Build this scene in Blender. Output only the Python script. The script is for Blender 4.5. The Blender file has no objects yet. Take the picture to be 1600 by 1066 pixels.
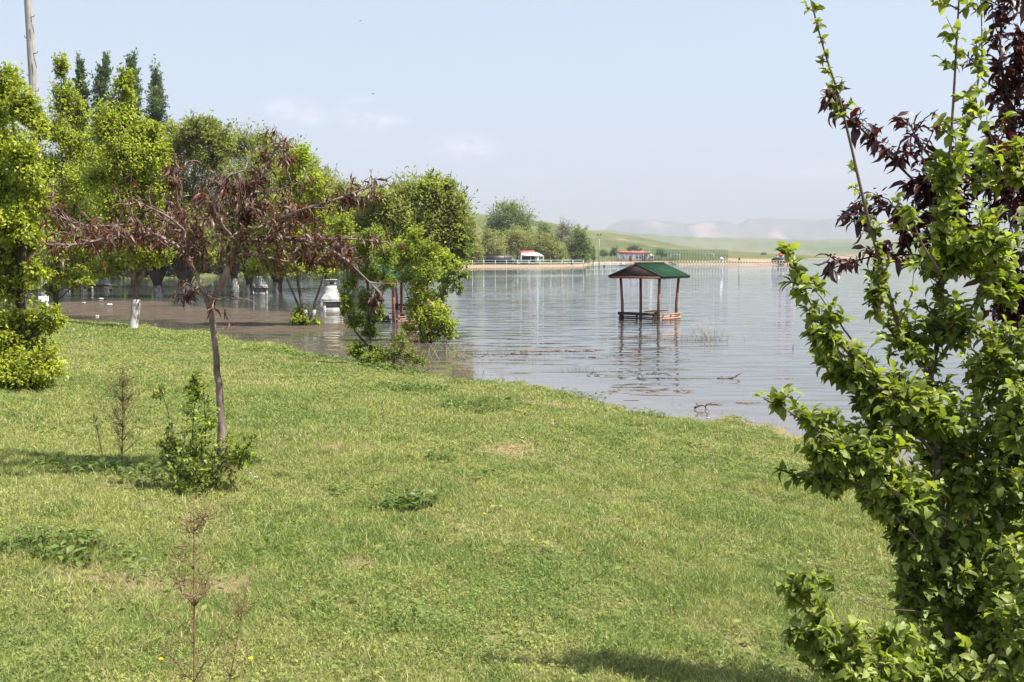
import bpy, math, random
import numpy as np
from mathutils import Vector

# ------------------------------------------------------------------ camera, world, sun, exposure
SC = bpy.context.scene
COL = SC.collection
F_PX, CAM_H, TILT = 1556.0, 2.8, math.radians(4.96)
cam_d = bpy.data.cameras.new("camera")
cam_d.sensor_width = 36.0
cam_d.lens = 36.0 * F_PX / 1600.0
cam_d.clip_start = 0.05
cam_d.clip_end = 60000
cam = bpy.data.objects.new("camera", cam_d)
cam.location = (0, 0, CAM_H)
cam.rotation_euler = (math.radians(90) - TILT, 0, 0)
COL.objects.link(cam)
SC.camera = cam

SUN_EL, SUN_AZ = math.radians(60), math.radians(103)      # azimuth clockwise from +Y (camera forward); sun at the right, slightly behind
EXPOSURE = 1.3
sun_d = bpy.data.lights.new("sun", 'SUN')
sun_d.energy = 5.0
sun_d.angle = math.radians(0.55)
sun_d.color = (1.0, 0.95, 0.87)
sun = bpy.data.objects.new("sun", sun_d)
sdir = Vector((math.sin(SUN_AZ) * math.cos(SUN_EL), math.cos(SUN_AZ) * math.cos(SUN_EL), math.sin(SUN_EL)))
sun.rotation_euler = sdir.to_track_quat('Z', 'Y').to_euler()
COL.objects.link(sun)


def pix_dir(px, py):
    u, v = (px - 800) / F_PX, (533 - py) / F_PX
    c, s = math.cos(TILT), math.sin(TILT)
    return np.array([u, c + v * s, -s + v * c])


W = bpy.data.worlds.new("World")
SC.world = W
W.use_nodes = True
nt = W.node_tree
nt.nodes.clear()
N = nt.nodes.new
L = nt.links.new
out = N('ShaderNodeOutputWorld')
bg = N('ShaderNodeBackground')
bg.inputs['Strength'].default_value = 0.066
sky = N('ShaderNodeTexSky')
sky.sky_type = 'NISHITA'
sky.sun_disc = False
sky.sun_elevation = SUN_EL
sky.sun_rotation = SUN_AZ
sky.altitude = 300
sky.air_density = 1.0
sky.dust_density = 2.4
sky.ozone_density = 1.6
tc = N('ShaderNodeTexCoord')
nz = N('ShaderNodeTexNoise')
nz.inputs['Scale'].default_value = 34
nz.inputs['Detail'].default_value = 6
nz.inputs['Roughness'].default_value = 0.6
mp = N('ShaderNodeMapping')
mp.inputs['Scale'].default_value = (1, 1, 2.2)
L(tc.outputs['Generated'], mp.inputs['Vector'])
L(mp.outputs['Vector'], nz.inputs['Vector'])
prev = None
# faint fair-weather clouds, each a soft lump in a sky direction
for (px, py, wx, wy, amp) in [(455, 172, 34, 13, .55), (490, 186, 22, 11, .6), (565, 170, 28, 16, .7), (585, 190, 40, 13, .7),
                              (730, 231, 44, 17, .7), (700, 238, 30, 9, .45), (825, 278, 34, 9, .35), (1250, 268, 110, 12, .35),
                              (1120, 292, 90, 8, .2), (560, 300, 50, 12, .2)]:
    d = pix_dir(px, py)
    d /= np.linalg.norm(d)
    sub = N('ShaderNodeVectorMath'); sub.operation = 'SUBTRACT'
    L(tc.outputs['Generated'], sub.inputs[0]); sub.inputs[1].default_value = d
    mul = N('ShaderNodeVectorMath'); mul.operation = 'MULTIPLY'
    L(sub.outputs[0], mul.inputs[0]); mul.inputs[1].default_value = (F_PX / wx, F_PX / wx, F_PX / wy)
    ln = N('ShaderNodeVectorMath'); ln.operation = 'LENGTH'
    L(mul.outputs[0], ln.inputs[0])
    mr = N('ShaderNodeMapRange'); mr.interpolation_type = 'SMOOTHSTEP'
    L(ln.outputs['Value'], mr.inputs['Value'])
    mr.inputs['From Min'].default_value = 0.0; mr.inputs['From Max'].default_value = 1.7
    mr.inputs['To Min'].default_value = amp; mr.inputs['To Max'].default_value = 0
    if prev is None:
        prev = mr.outputs[0]
    else:
        mx = N('ShaderNodeMath'); mx.operation = 'MAXIMUM'
        L(prev, mx.inputs[0]); L(mr.outputs[0], mx.inputs[1]); prev = mx.outputs[0]
nr = N('ShaderNodeMapRange'); L(nz.outputs['Fac'], nr.inputs['Value'])
nr.inputs['From Min'].default_value = .38; nr.inputs['From Max'].default_value = .62
cm = N('ShaderNodeMath'); cm.operation = 'MULTIPLY'; L(prev, cm.inputs[0]); L(nr.outputs[0], cm.inputs[1])
mixc = N('ShaderNodeMixRGB')
mixc.inputs['Color2'].default_value = (9.4, 9.3, 9.3, 1)
# thin high veil that whitens the whole sky a little
veil = N('ShaderNodeMixRGB'); veil.inputs['Fac'].default_value = 0.42
veil.inputs['Color2'].default_value = (6.4, 7.2, 8.5, 1)
L(sky.outputs[0], veil.inputs['Color1'])
L(cm.outputs[0], mixc.inputs['Fac'])
L(veil.outputs[0], mixc.inputs['Color1'])
L(mixc.outputs[0], bg.inputs['Color'])
L(bg.outputs[0], out.inputs['Surface'])

SC.view_settings.view_transform = 'Standard'
SC.view_settings.look = 'None'
SC.view_settings.gamma = 1
SC.view_settings.exposure = EXPOSURE
SC.cycles.max_bounces = 7
SC.cycles.diffuse_bounces = 3
SC.cycles.glossy_bounces = 3
SC.cycles.transmission_bounces = 4
SC.cycles.volume_bounces = 0
SC.cycles.caustics_reflective = False
SC.cycles.caustics_refractive = False
SC.cycles.sample_clamp_indirect = 6
SC.cycles.use_denoising = True

RNG = np.random.default_rng(7)
random.seed(7)


# ------------------------------------------------------------------ placing helpers
def P3(px, py, y):
    """world point seen at photo pixel, at distance y in front"""
    d = pix_dir(px, py)
    return np.array([0, 0, CAM_H]) + d * (y / d[1])


def WP(px, py, z=0.0):
    """point on the level z seen at photo pixel"""
    d = pix_dir(px, py)
    return np.array([0, 0, CAM_H]) + d * ((z - CAM_H) / d[2])


# near shoreline, left to right, then closed far behind the camera
SHORE = np.array([(-120, 70), (-60, 52)] + [tuple(WP(*p)[:2]) for p in
                 [(0, 494), (60, 497), (105, 501), (200, 509), (300, 518), (380, 531), (450, 545), (540, 563), (600, 572), (700, 590),
                  (800, 603), (900, 622), (1000, 640), (1100, 657), (1200, 674), (1280, 692), (1400, 722), (1500, 745), (1600, 768)]]
                 + [(11, 8), (22, 2), (60, -14)])


def shore_dist(x, y):
    x = np.asarray(x, float); y = np.asarray(y, float)
    best = np.full(x.shape, 1e9); sgn = np.ones(x.shape)
    for (ax, ay), (bx, by) in zip(SHORE[:-1], SHORE[1:]):
        dx, dy = bx - ax, by - ay
        t = np.clip(((x - ax) * dx + (y - ay) * dy) / (dx * dx + dy * dy), 0, 1)
        qx, qy = x - ax - t * dx, y - ay - t * dy
        dd = np.hypot(qx, qy)
        cr = dx * (y - ay) - dy * (x - ax)        # >0 : left of travel = water side
        m = dd < best - 1e-9
        best = np.where(m, dd, best)
        sgn = np.where(m, np.where(cr > 0, -1.0, 1.0), sgn)
    return best * sgn


def bumps(x, y):
    return (0.030 * np.sin(x * 1.1 + 0.6 * np.sin(y * .7)) * np.sin(y * .9 + 1.3) + 0.020 * np.sin(x * 2.9 + y * 1.7)
            + 0.012 * np.sin(x * 5.3 - y * 4.1) + 0.008 * np.sin(x * 9.7 + 2) * np.sin(y * 8.3))


def edge_wobble(x, y):
    x = np.asarray(x); y = np.asarray(y)
    return (.28 * np.sin(x * 1.7 + 1 + .5 * np.sin(y * .9)) + .16 * np.sin(x * 4.3 + y * 2.1) + .12 * np.sin(x * 7.9 - y * 3.3 + 2)
            + .10 * np.sin(x * 13.1 + y * 8.7) + .06 * np.sin(x * 23 + y * 17))


def ground_z(x, y):
    s = shore_dist(x, y) + edge_wobble(x, y)
    z = np.where(s > 0, 1.5 * (1 - np.exp(-np.maximum(s, 0) / 13.0)), np.maximum(s * .09, -1.4))
    return z + bumps(x, y) * np.clip(.35 + s * .2, .15, 1)


def GP(px, py):
    """point on the lawn seen at photo pixel"""
    d = pix_dir(px, py)
    t = np.linspace(2.5, 60, 1400)
    q = np.array([0, 0, CAM_H])[None] + d[None] * t[:, None]
    g = ground_z(q[:, 0], q[:, 1])
    below = np.nonzero(q[:, 2] < g)[0]
    i = below[0] if len(below) else len(t) - 1
    return np.array([q[i, 0], q[i, 1], g[i]])


# ------------------------------------------------------------------ objects and properties
def setp(o, label=None, cat=None, group=None, kind=None):
    if label: o['label'] = label
    if cat: o['category'] = cat
    if group: o['group'] = group
    if kind: o['kind'] = kind
    return o


def thing(name, loc, label, cat, group=None, rz=0.0):
    o = bpy.data.objects.new(name, None)
    o.empty_display_size = .2
    o.location = [float(v) for v in loc]
    o.rotation_euler = (0, 0, rz)
    COL.objects.link(o)
    return setp(o, label, cat, group)


class Geo:
    """collects vertices and faces (with two per-vertex numbers) for ONE mesh object"""

    def __init__(s):
        s.v = []; s.f = {}; s.a = []; s.b = []; s.n = 0

    def add(s, v, faces, a=None, b=None):
        v = np.asarray(v, float).reshape(-1, 3)
        k = len(v)
        s.v.append(v)
        s.a.append(np.zeros(k) if a is None else np.broadcast_to(np.asarray(a, float), (k,)).copy())
        s.b.append(np.zeros(k) if b is None else np.broadcast_to(np.asarray(b, float), (k,)).copy())
        if isinstance(faces, np.ndarray):
            s.f.setdefault(faces.shape[1], []).append(faces + s.n)
        else:
            for fc in faces:
                s.f.setdefault(len(fc), []).append(np.array([fc]) + s.n)
        s.n += k
        return s

    def box(s, c, size, rz=0.0, taper=1.0, a=0.0, axes=None):
        x, y, z = np.array(size) / 2
        v = np.array([[-x, -y, -z], [x, -y, -z], [x, y, -z], [-x, y, -z],
                      [-x * taper, -y * taper, z], [x * taper, -y * taper, z], [x * taper, y * taper, z], [-x * taper, y * taper, z]])
        if rz:
            c_, s_ = math.cos(rz), math.sin(rz)
            v[:, :2] = v[:, :2] @ np.array([[c_, s_], [-s_, c_]])
        if axes is not None:
            v = v @ np.array(axes)
        return s.add(v + np.array(c), [(3, 2, 1, 0), (4, 5, 6, 7), (0, 1, 5, 4), (1, 2, 6, 5), (2, 3, 7, 6), (3, 0, 4, 7)], a)

    def beam(s, p, q, w, h, a=0.0):
        """box from p to q, w wide, h high"""
        p, q = np.array(p, float), np.array(q, float)
        d = q - p; ln = np.linalg.norm(d); d /= ln
        up = np.array([0, 0, 1.0]) if abs(d[2]) < .95 else np.array([1.0, 0, 0])
        sd = np.cross(up, d); sd /= np.linalg.norm(sd)
        up = np.cross(d, sd)
        return s.box((p + q) / 2, (ln, w, h), a=a, axes=[d, sd, up])

    def tubes(s, paths, radii, sides=5, a=0.0):
        """paths (N,K,3), radii (N,K)"""
        paths = np.asarray(paths, float); radii = np.asarray(radii, float)
        if paths.ndim == 2: paths = paths[None]; radii = radii[None]
        n, k, _ = paths.shape
        t = np.gradient(paths, axis=1)
        t /= np.linalg.norm(t, axis=2, keepdims=True) + 1e-12
        ref = np.where(np.abs(t[:, :, 2:3]) < .9, np.array([0, 0, 1.0]), np.array([1.0, 0, 0]))
        ref = np.broadcast_to(ref[:, k // 2:k // 2 + 1], ref.shape)
        u = np.cross(ref, t); u /= np.linalg.norm(u, axis=2, keepdims=True) + 1e-12
        w = np.cross(t, u)
        ang = np.arange(sides) * 2 * math.pi / sides
        ring = (np.cos(ang)[None, None, :, None] * u[:, :, None] + np.sin(ang)[None, None, :, None] * w[:, :, None])
        v = paths[:, :, None] + ring * radii[:, :, None, None]
        base = (np.arange(n)[:, None, None] * k + np.arange(k - 1)[None, :, None]) * sides
        j = np.arange(sides)[None, None]; j2 = (j + 1) % sides
        f = np.stack([base + j, base + j2, base + sides + j2, base + sides + j], -1).reshape(-1, 4)
        av = np.repeat(np.broadcast_to(np.asarray(a, float).reshape(-1, 1), (n, 1)), k * sides, 1).ravel() if np.ndim(a) else a
        s.add(v.reshape(-1, 3), f, av)
        if n < 400:
            for i in range(n):
                o = s.n - n * k * sides + i * k * sides
                s.f.setdefault(sides, []).append(np.array([np.arange(sides)[::-1] + o]))
                s.f.setdefault(sides, []).append(np.array([np.arange(sides) + o + (k - 1) * sides]))
        return s

    def leaves(s, P, D, Nn, ln, wd, a, b, kind='kite', curl=.25, fold=.35):
        """P base points, D axis, Nn rough normal, ln/wd length and width"""
        n = len(P)
        if n == 0: return s
        D = D / (np.linalg.norm(D, axis=1, keepdims=True) + 1e-9)
        S = np.cross(D, Nn); S /= np.linalg.norm(S, axis=1, keepdims=True) + 1e-9
        Nv = np.cross(S, D)
        if kind == 'kite':
            T = np.array([(0, 0, 0), (.45, -.5, fold * .5), (1, 0, -curl), (.45, .5, fold * .5)])
            F = {3: [(0, 1, 2), (0, 2, 3)]}
        elif kind == 'blade':
            T = np.array([(0, -.5, 0), (0, .5, 0), (.55, -.4, .0), (.55, .4, .0), (1, 0, -curl)])
            F = {4: [(0, 1, 3, 2)], 3: [(2, 3, 4)]}
        else:
            c = curl
            T = np.array([(0, 0, 0), (.12, 0, 0), (.45, 0, -.06 * c), (.75, 0, -.4 * c), (1, 0, -c),
                          (.36, -.48, fold * .42), (.76, -.33, fold * .25 - .4 * c), (.36, .48, fold * .42), (.76, .33, fold * .25 - .4 * c),
                          (.0, .0, .01)])[:9]
            if kind == 'lance':
                T[5:9, 0] = (.38, .68, .38, .68)
            F = {3: [(1, 2, 5), (1, 7, 2), (3, 4, 6), (3, 8, 4), (0, 1, 5), (0, 7, 1)], 4: [(2, 3, 6, 5), (2, 7, 8, 3)]}
        ln = np.broadcast_to(np.asarray(ln, float), (n,)); wd = np.broadcast_to(np.asarray(wd, float), (n,))
        k = len(T)
        v = (P[:, None] + T[None, :, 0:1] * (D * ln[:, None])[:, None] + T[None, :, 1:2] * (S * wd[:, None])[:, None]
             + (T[None, :, 2:3] * np.where(T[None, :, 2:3] < 0, ln[:, None, None], wd[:, None, None])) * Nv[:, None])
        off = s.n
        av = np.repeat(np.broadcast_to(np.asarray(a, float), (n,)), k); bv = np.repeat(np.broadcast_to(np.asarray(b, float), (n,)), k)
        s.v.append(v.reshape(-1, 3)); s.a.append(av); s.b.append(bv); s.n += n * k
        base = np.arange(n)[:, None] * k + off
        for m, fs in F.items():
            for fc in fs:
                s.f.setdefault(m, []).append(base + np.array(fc)[None])
        return s

    def build(s, name, mat, parent=None, smooth=False, origin=None, **props):
        me = bpy.data.meshes.new(name)
        v = np.concatenate(s.v)
        if origin is None and parent is not None:
            origin = np.array(parent.location)
        elif origin is None:
            origin = np.zeros(3)
        if parent is not None or np.any(origin):
            v = v - np.asarray(origin)
        me.vertices.add(len(v))
        me.vertices.foreach_set('co', v.astype(np.float32).ravel())
        loops, starts, tot = [], [], 0
        for m, lst in s.f.items():
            arr = np.concatenate(lst)
            loops.append(arr.ravel())
            starts.append(tot + np.arange(len(arr)) * m)
            tot += arr.size
        loops = np.concatenate(loops); starts = np.concatenate(starts)
        me.loops.add(len(loops)); me.loops.foreach_set('vertex_index', loops.astype(np.int32))
        me.polygons.add(len(starts)); me.polygons.foreach_set('loop_start', starts.astype(np.int32))
        me.update(calc_edges=True)
        if smooth:
            me.polygons.foreach_set('use_smooth', np.ones(len(starts), dtype=bool))
        for nm, dat in (('rnd', s.a), ('age', s.b)):
            at = me.attributes.new(nm, 'FLOAT', 'POINT')
            at.data.foreach_set('value', np.concatenate(dat).astype(np.float32))
        me.materials.append(mat)
        o = bpy.data.objects.new(name, me)
        COL.objects.link(o)
        if parent is not None:
            o.parent = parent
        else:
            o.location = [float(q) for q in origin]
        setp(o, **props)
        return o


def local(g_parent):
    return np.zeros(3)


# ------------------------------------------------------------------ materials
def mat_new(name):
    m = bpy.data.materials.new(name)
    m.use_nodes = True
    m.node_tree.nodes.clear()
    return m, m.node_tree.nodes.new, m.node_tree.links.new


def ramp(N_, fac_link, L_, stops):
    r = N_('ShaderNodeValToRGB')
    e = r.color_ramp.elements
    while len(e) < len(stops): e.new(.5)
    for el, (p, c) in zip(e, stops):
        el.position = p; el.color = (*c, 1)
    L_(fac_link, r.inputs['Fac'])
    return r.outputs['Color']


def leaf_mat(name, cols, trans=.35, tcol=(1.0, 1.25, .55), rough=.45, spec=.35, young=None, huevar=.25, nscale=1.2):
    m, N_, L_ = mat_new(name)
    at = N_('ShaderNodeAttribute'); at.attribute_name = 'rnd'
    c = ramp(N_, at.outputs['Fac'], L_, [(i / (len(cols) - 1), q) for i, q in enumerate(cols)])
    if young:
        ag = N_('ShaderNodeAttribute'); ag.attribute_name = 'age'
        mx = N_('ShaderNodeMixRGB'); L_(ag.outputs['Fac'], mx.inputs['Fac']); L_(c, mx.inputs['Color1']); mx.inputs['Color2'].default_value = (*young, 1)
        c = mx.outputs[0]
    geo = N_('ShaderNodeNewGeometry'); no = N_('ShaderNodeTexNoise'); no.inputs['Scale'].default_value = nscale; no.inputs['Detail'].default_value = 3
    L_(geo.outputs['Position'], no.inputs['Vector'])
    hs = N_('ShaderNodeHueSaturation')
    mr = N_('ShaderNodeMapRange'); L_(no.outputs['Fac'], mr.inputs['Value'])
    mr.inputs['From Min'].default_value = .3; mr.inputs['From Max'].default_value = .7
    mr.inputs['To Min'].default_value = 1 - huevar; mr.inputs['To Max'].default_value = 1 + huevar
    L_(mr.outputs[0], hs.inputs['Value']); L_(c, hs.inputs['Color'])
    c = hs.outputs[0]
    pr = N_('ShaderNodeBsdfPrincipled'); L_(c, pr.inputs['Base Color'])
    pr.inputs['Roughness'].default_value = rough; pr.inputs['Specular IOR Level'].default_value = spec
    tr = N_('ShaderNodeBsdfTranslucent')
    mu = N_('ShaderNodeMixRGB'); mu.blend_type = 'MULTIPLY'; mu.inputs['Fac'].default_value = 1; L_(c, mu.inputs['Color1']); mu.inputs['Color2'].default_value = (*tcol, 1)
    L_(mu.outputs[0], tr.inputs['Color'])
    ms = N_('ShaderNodeMixShader'); ms.inputs['Fac'].default_value = trans
    L_(pr.outputs[0], ms.inputs[1]); L_(tr.outputs[0], ms.inputs[2])
    o = N_('ShaderNodeOutputMaterial'); L_(ms.outputs[0], o.inputs['Surface'])
    return m


def surf_mat(name, cols, scale=4.0, rough=.8, spec=.3, bump=.0, bscale=None, stretch=(1, 1, 1), detail=5, metallic=0.0, lohi=(.3, .7)):
    m, N_, L_ = mat_new(name)
    tcn = N_('ShaderNodeTexCoord'); mpn = N_('ShaderNodeMapping'); mpn.inputs['Scale'].default_value = stretch
    L_(tcn.outputs['Object'], mpn.inputs['Vector'])
    no = N_('ShaderNodeTexNoise'); no.inputs['Scale'].default_value = scale; no.inputs['Detail'].default_value = detail; no.inputs['Roughness'].default_value = .62
    L_(mpn.outputs[0], no.inputs['Vector'])
    a, b = lohi
    c = ramp(N_, no.outputs['Fac'], L_, [(a + (b - a) * i / (len(cols) - 1), q) for i, q in enumerate(cols)])
    pr = N_('ShaderNodeBsdfPrincipled'); L_(c, pr.inputs['Base Color'])
    pr.inputs['Roughness'].default_value = rough; pr.inputs['Specular IOR Level'].default_value = spec
    pr.inputs['Metallic'].default_value = metallic
    if bump:
        n2 = N_('ShaderNodeTexNoise'); n2.inputs['Scale'].default_value = bscale or scale * 4; n2.inputs['Detail'].default_value = 4
        L_(mpn.outputs[0], n2.inputs['Vector'])
        bn = N_('ShaderNodeBump'); bn.inputs['Strength'].default_value = .8; bn.inputs['Distance'].default_value = bump
        L_(n2.outputs['Fac'], bn.inputs['Height']); L_(bn.outputs[0], pr.inputs['Normal'])
    o = N_('ShaderNodeOutputMaterial'); L_(pr.outputs[0], o.inputs['Surface'])
    return m


M = {}
M['bark'] = surf_mat('bark', [(.05, .038, .03), (.12, .09, .07), (.2, .16, .13)], 9, .9, .2, .01, stretch=(1, 1, .35))
M['bark_dark'] = surf_mat('dark_bark', [(.025, .018, .014), (.06, .045, .035), (.10, .08, .06)], 8, .9, .2, .01, stretch=(1, 1, .3))
M['bark_pink'] = surf_mat('plum_bark', [(.07, .045, .04), (.20, .14, .125), (.32, .25, .23)], 11, .75, .3, .006, stretch=(1, 1, .6))
M['whitewash'] = surf_mat('whitewash', [(.10, .085, .07), (.26, .24, .22), (.42, .40, .375)], 7, .9, .2, .004, stretch=(1, 1, .5), lohi=(.38, .6))
M['whitewash_bright'] = surf_mat('fresh_whitewash', [(.16, .13, .11), (.42, .39, .35), (.62, .60, .56)], 7, .9, .2, .004, stretch=(1, 1, .5), lohi=(.36, .55))
M['green_wood'] = surf_mat('green_twig_bark', [(.10, .08, .045), (.20, .16, .09), (.30, .24, .15)], 12, .7, .3, .002)
M['pole_wood'] = surf_mat('weathered_pole_wood', [(.20, .18, .17), (.33, .31, .30), (.42, .40, .39)], 5, .9, .2, .004, stretch=(3, 3, .25))
M['steel'] = surf_mat('rusty_steel', [(.06, .05, .045), (.13, .11, .10)], 8, .6, .4)
M['roof_green'] = surf_mat('green_sheet_roof', [(.010, .042, .020), (.015, .056, .028), (.028, .075, .042)], 3, .85, .12, .002, stretch=(1, 1, 1))
M['roof_teal'] = M['roof_green']
M['wood_red'] = surf_mat('red_brown_stained_wood', [(.12, .035, .018), (.24, .085, .042), (.34, .15, .08)], 6, .6, .4, .003, stretch=(3, 3, .4))
M['wood_dark'] = surf_mat('dark_brown_board', [(.02, .014, .012), (.045, .03, .025), (.08, .055, .045)], 6, .7, .3, .003, stretch=(.5, 3, 3))
M['wood_pale'] = surf_mat('pale_orange_board', [(.28, .14, .08), (.42, .24, .15), (.5, .33, .23)], 6, .65, .3, .003, stretch=(.5, 3, 3))
M['concrete'] = surf_mat('pale_concrete', [(.15, .135, .12), (.36, .34, .31), (.50, .48, .45)], 3.5, .9, .2, .004)
M['soot'] = surf_mat('soot', [(.02, .02, .02), (.05, .045, .04)], 4, .95, .1)
M['white_paint'] = surf_mat('white_paint', [(.62, .64, .66), (.78, .79, .8)], 3, .6, .4)
M['blue_white'] = surf_mat('pale_blue_paint', [(.45, .56, .66), (.62, .72, .78)], 3, .6, .4)
M['red_tile'] = surf_mat('red_roof_tiles', [(.30, .07, .05), (.45, .13, .09)], 3, .8, .3, .01)
M['red_cloth'] = surf_mat('red_awning', [(.45, .03, .03), (.58, .06, .05)], 3, .8, .3)
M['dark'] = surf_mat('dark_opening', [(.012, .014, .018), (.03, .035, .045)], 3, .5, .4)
M['blue_dark'] = surf_mat('blue_boards', [(.02, .035, .08), (.05, .08, .16)], 1.5, .6, .3)
M['cream'] = surf_mat('cream_paint', [(.55, .48, .34), (.72, .66, .52)], 2, .7, .3)
M['sand'] = surf_mat('sandy_bank', [(.33, .25, .18), (.47, .37, .28), (.55, .45, .35)], .5, .95, .1, .02, 3)
M['net_green'] = surf_mat('green_net_steel', [(.02, .09, .05), (.04, .14, .08)], 3, .6, .4)
M['car_dark'] = surf_mat('dark_car_paint', [(.012, .014, .018), (.02, .022, .028)], 3, .25, .6)
M['glass'] = surf_mat('car_glass', [(.02, .025, .03), (.04, .05, .06)], 3, .08, .8)
M['rubber'] = surf_mat('rubber', [(.015, .015, .015), (.03, .03, .03)], 3, .8, .3)
M['grey_metal'] = surf_mat('galvanised_metal', [(.28, .29, .30), (.42, .43, .44)], 3, .5, .5)
M['plastic_white'] = surf_mat('white_plastic_litter', [(.35, .34, .33), (.6, .6, .6)], 6, .4, .5)
M['dry_stem'] = surf_mat('dry_red_brown_stem', [(.12, .06, .035), (.22, .13, .08), (.30, .2, .13)], 12, .8, .2)
M['straw'] = surf_mat('dry_straw', [(.32, .25, .15), (.5, .42, .29)], 10, .9, .2)
M['drift'] = surf_mat('wet_driftwood', [(.05, .035, .028), (.14, .10, .08)], 8, .6, .4, .004)
M['skin'] = surf_mat('skin', [(.35, .2, .14), (.42, .26, .19)], 5, .6, .3)
M['cloth_dark'] = surf_mat('dark_clothing', [(.02, .02, .025), (.04, .04, .05)], 5, .9, .2)
M['hair'] = surf_mat('black_hair', [(.01, .008, .006), (.03, .02, .015)], 9, .7, .3)
M['yellow'] = surf_mat('yellow_petals', [(.75, .55, .02), (.85, .68, .05)], 9, .8, .2)

M['lf_elder'] = leaf_mat('light_green_elder_leaf', [(.15, .175, .025), (.37, .385, .05), (.62, .59, .13)], .52, young=(.33, .38, .05))
M['lf_elder_side'] = leaf_mat('fresh_green_elder_leaf', [(.16, .19, .028), (.35, .375, .05), (.58, .56, .13)], .52, young=(.33, .37, .06))
M['lf_willow'] = leaf_mat('willow_leaf', [(.18, .19, .055), (.32, .32, .095), (.50, .47, .17)], .5, young=(.2, .22, .07), nscale=.5)
M['lf_poplar'] = leaf_mat('poplar_leaf', [(.09, .13, .06), (.13, .175, .08), (.19, .23, .11)], .42, nscale=.5)
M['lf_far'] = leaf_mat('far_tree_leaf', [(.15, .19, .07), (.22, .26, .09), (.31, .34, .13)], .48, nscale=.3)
M['lf_farwillow'] = leaf_mat('far_willow_leaf', [(.24, .235, .08), (.34, .32, .11), (.44, .40, .15)], .48, nscale=.3)
M['lf_farbare'] = leaf_mat('pale_budding_leaf', [(.22, .20, .14), (.32, .29, .22), (.40, .37, .30)], .2, nscale=.3)
M['lf_wood'] = leaf_mat('wood_leaf', [(.035, .05, .018), (.055, .075, .025), (.09, .11, .04)], .3, nscale=.3)  # leaf colour darkened to stand in for tree shadow along the left bank
M['lf_apple'] = leaf_mat('apple_leaf', [(.09, .12, .022), (.19, .235, .045), (.34, .38, .11)], .48, tcol=(1.25, 1.3, .4), rough=.5, spec=.3, young=(.36, .42, .15), nscale=3)
M['lf_plum'] = leaf_mat('purple_plum_leaf', [(.03, .011, .012), (.06, .02, .02), (.12, .045, .04)], .22, tcol=(1.6, .6, .45), rough=.38, spec=.5, young=(.20, .07, .07), nscale=3, huevar=.3)
M['lf_peach'] = leaf_mat('purple_peach_leaf', [(.05, .02, .018), (.095, .035, .028), (.10, .085, .03), (.14, .055, .045), (.24, .14, .12)], .35, tcol=(1.4, .7, .55), rough=.42, spec=.5, young=(.20, .085, .08), nscale=3, huevar=.3)
M['lf_sapling'] = leaf_mat('small_mid_green_leaf', [(.12, .16, .025), (.22, .26, .04), (.36, .39, .08)], .48, nscale=2)
M['lf_weed'] = leaf_mat('broad_weed_leaf', [(.065, .11, .02), (.11, .165, .03), (.17, .225, .05)], .35, nscale=4)


def lawn_nodes(N_, L_):
    """shared patchiness of the lawn in world metres: 0 lush .. 1 dry"""
    g = N_('ShaderNodeNewGeometry')
    a = N_('ShaderNodeTexNoise'); a.inputs['Scale'].default_value = .33; a.inputs['Detail'].default_value = 6; a.inputs['Roughness'].default_value = .62
    L_(g.outputs['Position'], a.inputs['Vector'])
    b = N_('ShaderNodeTexNoise'); b.inputs['Scale'].default_value = 2.6; b.inputs['Detail'].default_value = 5; b.inputs['Roughness'].default_value = .65
    L_(g.outputs['Position'], b.inputs['Vector'])
    m_ = N_('ShaderNodeMixRGB'); m_.inputs['Fac'].default_value = .5
    L_(a.outputs['Fac'], m_.inputs['Color1']); L_(b.outputs['Fac'], m_.inputs['Color2'])
    return g, m_.outputs[0]


def grass_mat():
    m, N_, L_ = mat_new('grass_blades')
    at = N_('ShaderNodeAttribute'); at.attribute_name = 'rnd'
    ag = N_('ShaderNodeAttribute'); ag.attribute_name = 'age'
    lush = ramp(N_, at.outputs['Fac'], L_, [(0, (.08, .13, .03)), (.4, (.165, .245, .05)), (.75, (.31, .385, .10)), (1, (.58, .56, .28))])
    dry = ramp(N_, at.outputs['Fac'], L_, [(0, (.20, .23, .05)), (.4, (.315, .355, .09)), (.75, (.47, .475, .18)), (1, (.66, .60, .34))])
    g, f = lawn_nodes(N_, L_)
    mr = N_('ShaderNodeMapRange'); L_(f, mr.inputs['Value']); mr.inputs['From Min'].default_value = .42; mr.inputs['From Max'].default_value = .57
    mx = N_('ShaderNodeMixRGB'); L_(mr.outputs[0], mx.inputs['Fac']); L_(lush, mx.inputs['Color1']); L_(dry, mx.inputs['Color2'])
    mz = N_('ShaderNodeMixRGB'); L_(ag.outputs['Fac'], mz.inputs['Fac']); L_(mx.outputs[0], mz.inputs['Color1']); mz.inputs['Color2'].default_value = (.55, .42, .25, 1)
    pr = N_('ShaderNodeBsdfPrincipled'); pr.inputs['Roughness'].default_value = .6; pr.inputs['Specular IOR Level'].default_value = .25
    L_(mz.outputs[0], pr.inputs['Base Color'])
    tr = N_('ShaderNodeBsdfTranslucent'); L_(mz.outputs[0], tr.inputs['Color'])
    ms = N_('ShaderNodeMixShader'); ms.inputs['Fac'].default_value = .35
    L_(pr.outputs[0], ms.inputs[1]); L_(tr.outputs[0], ms.inputs[2])
    o = N_('ShaderNodeOutputMaterial'); L_(ms.outputs[0], o.inputs['Surface'])
    return m


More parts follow.
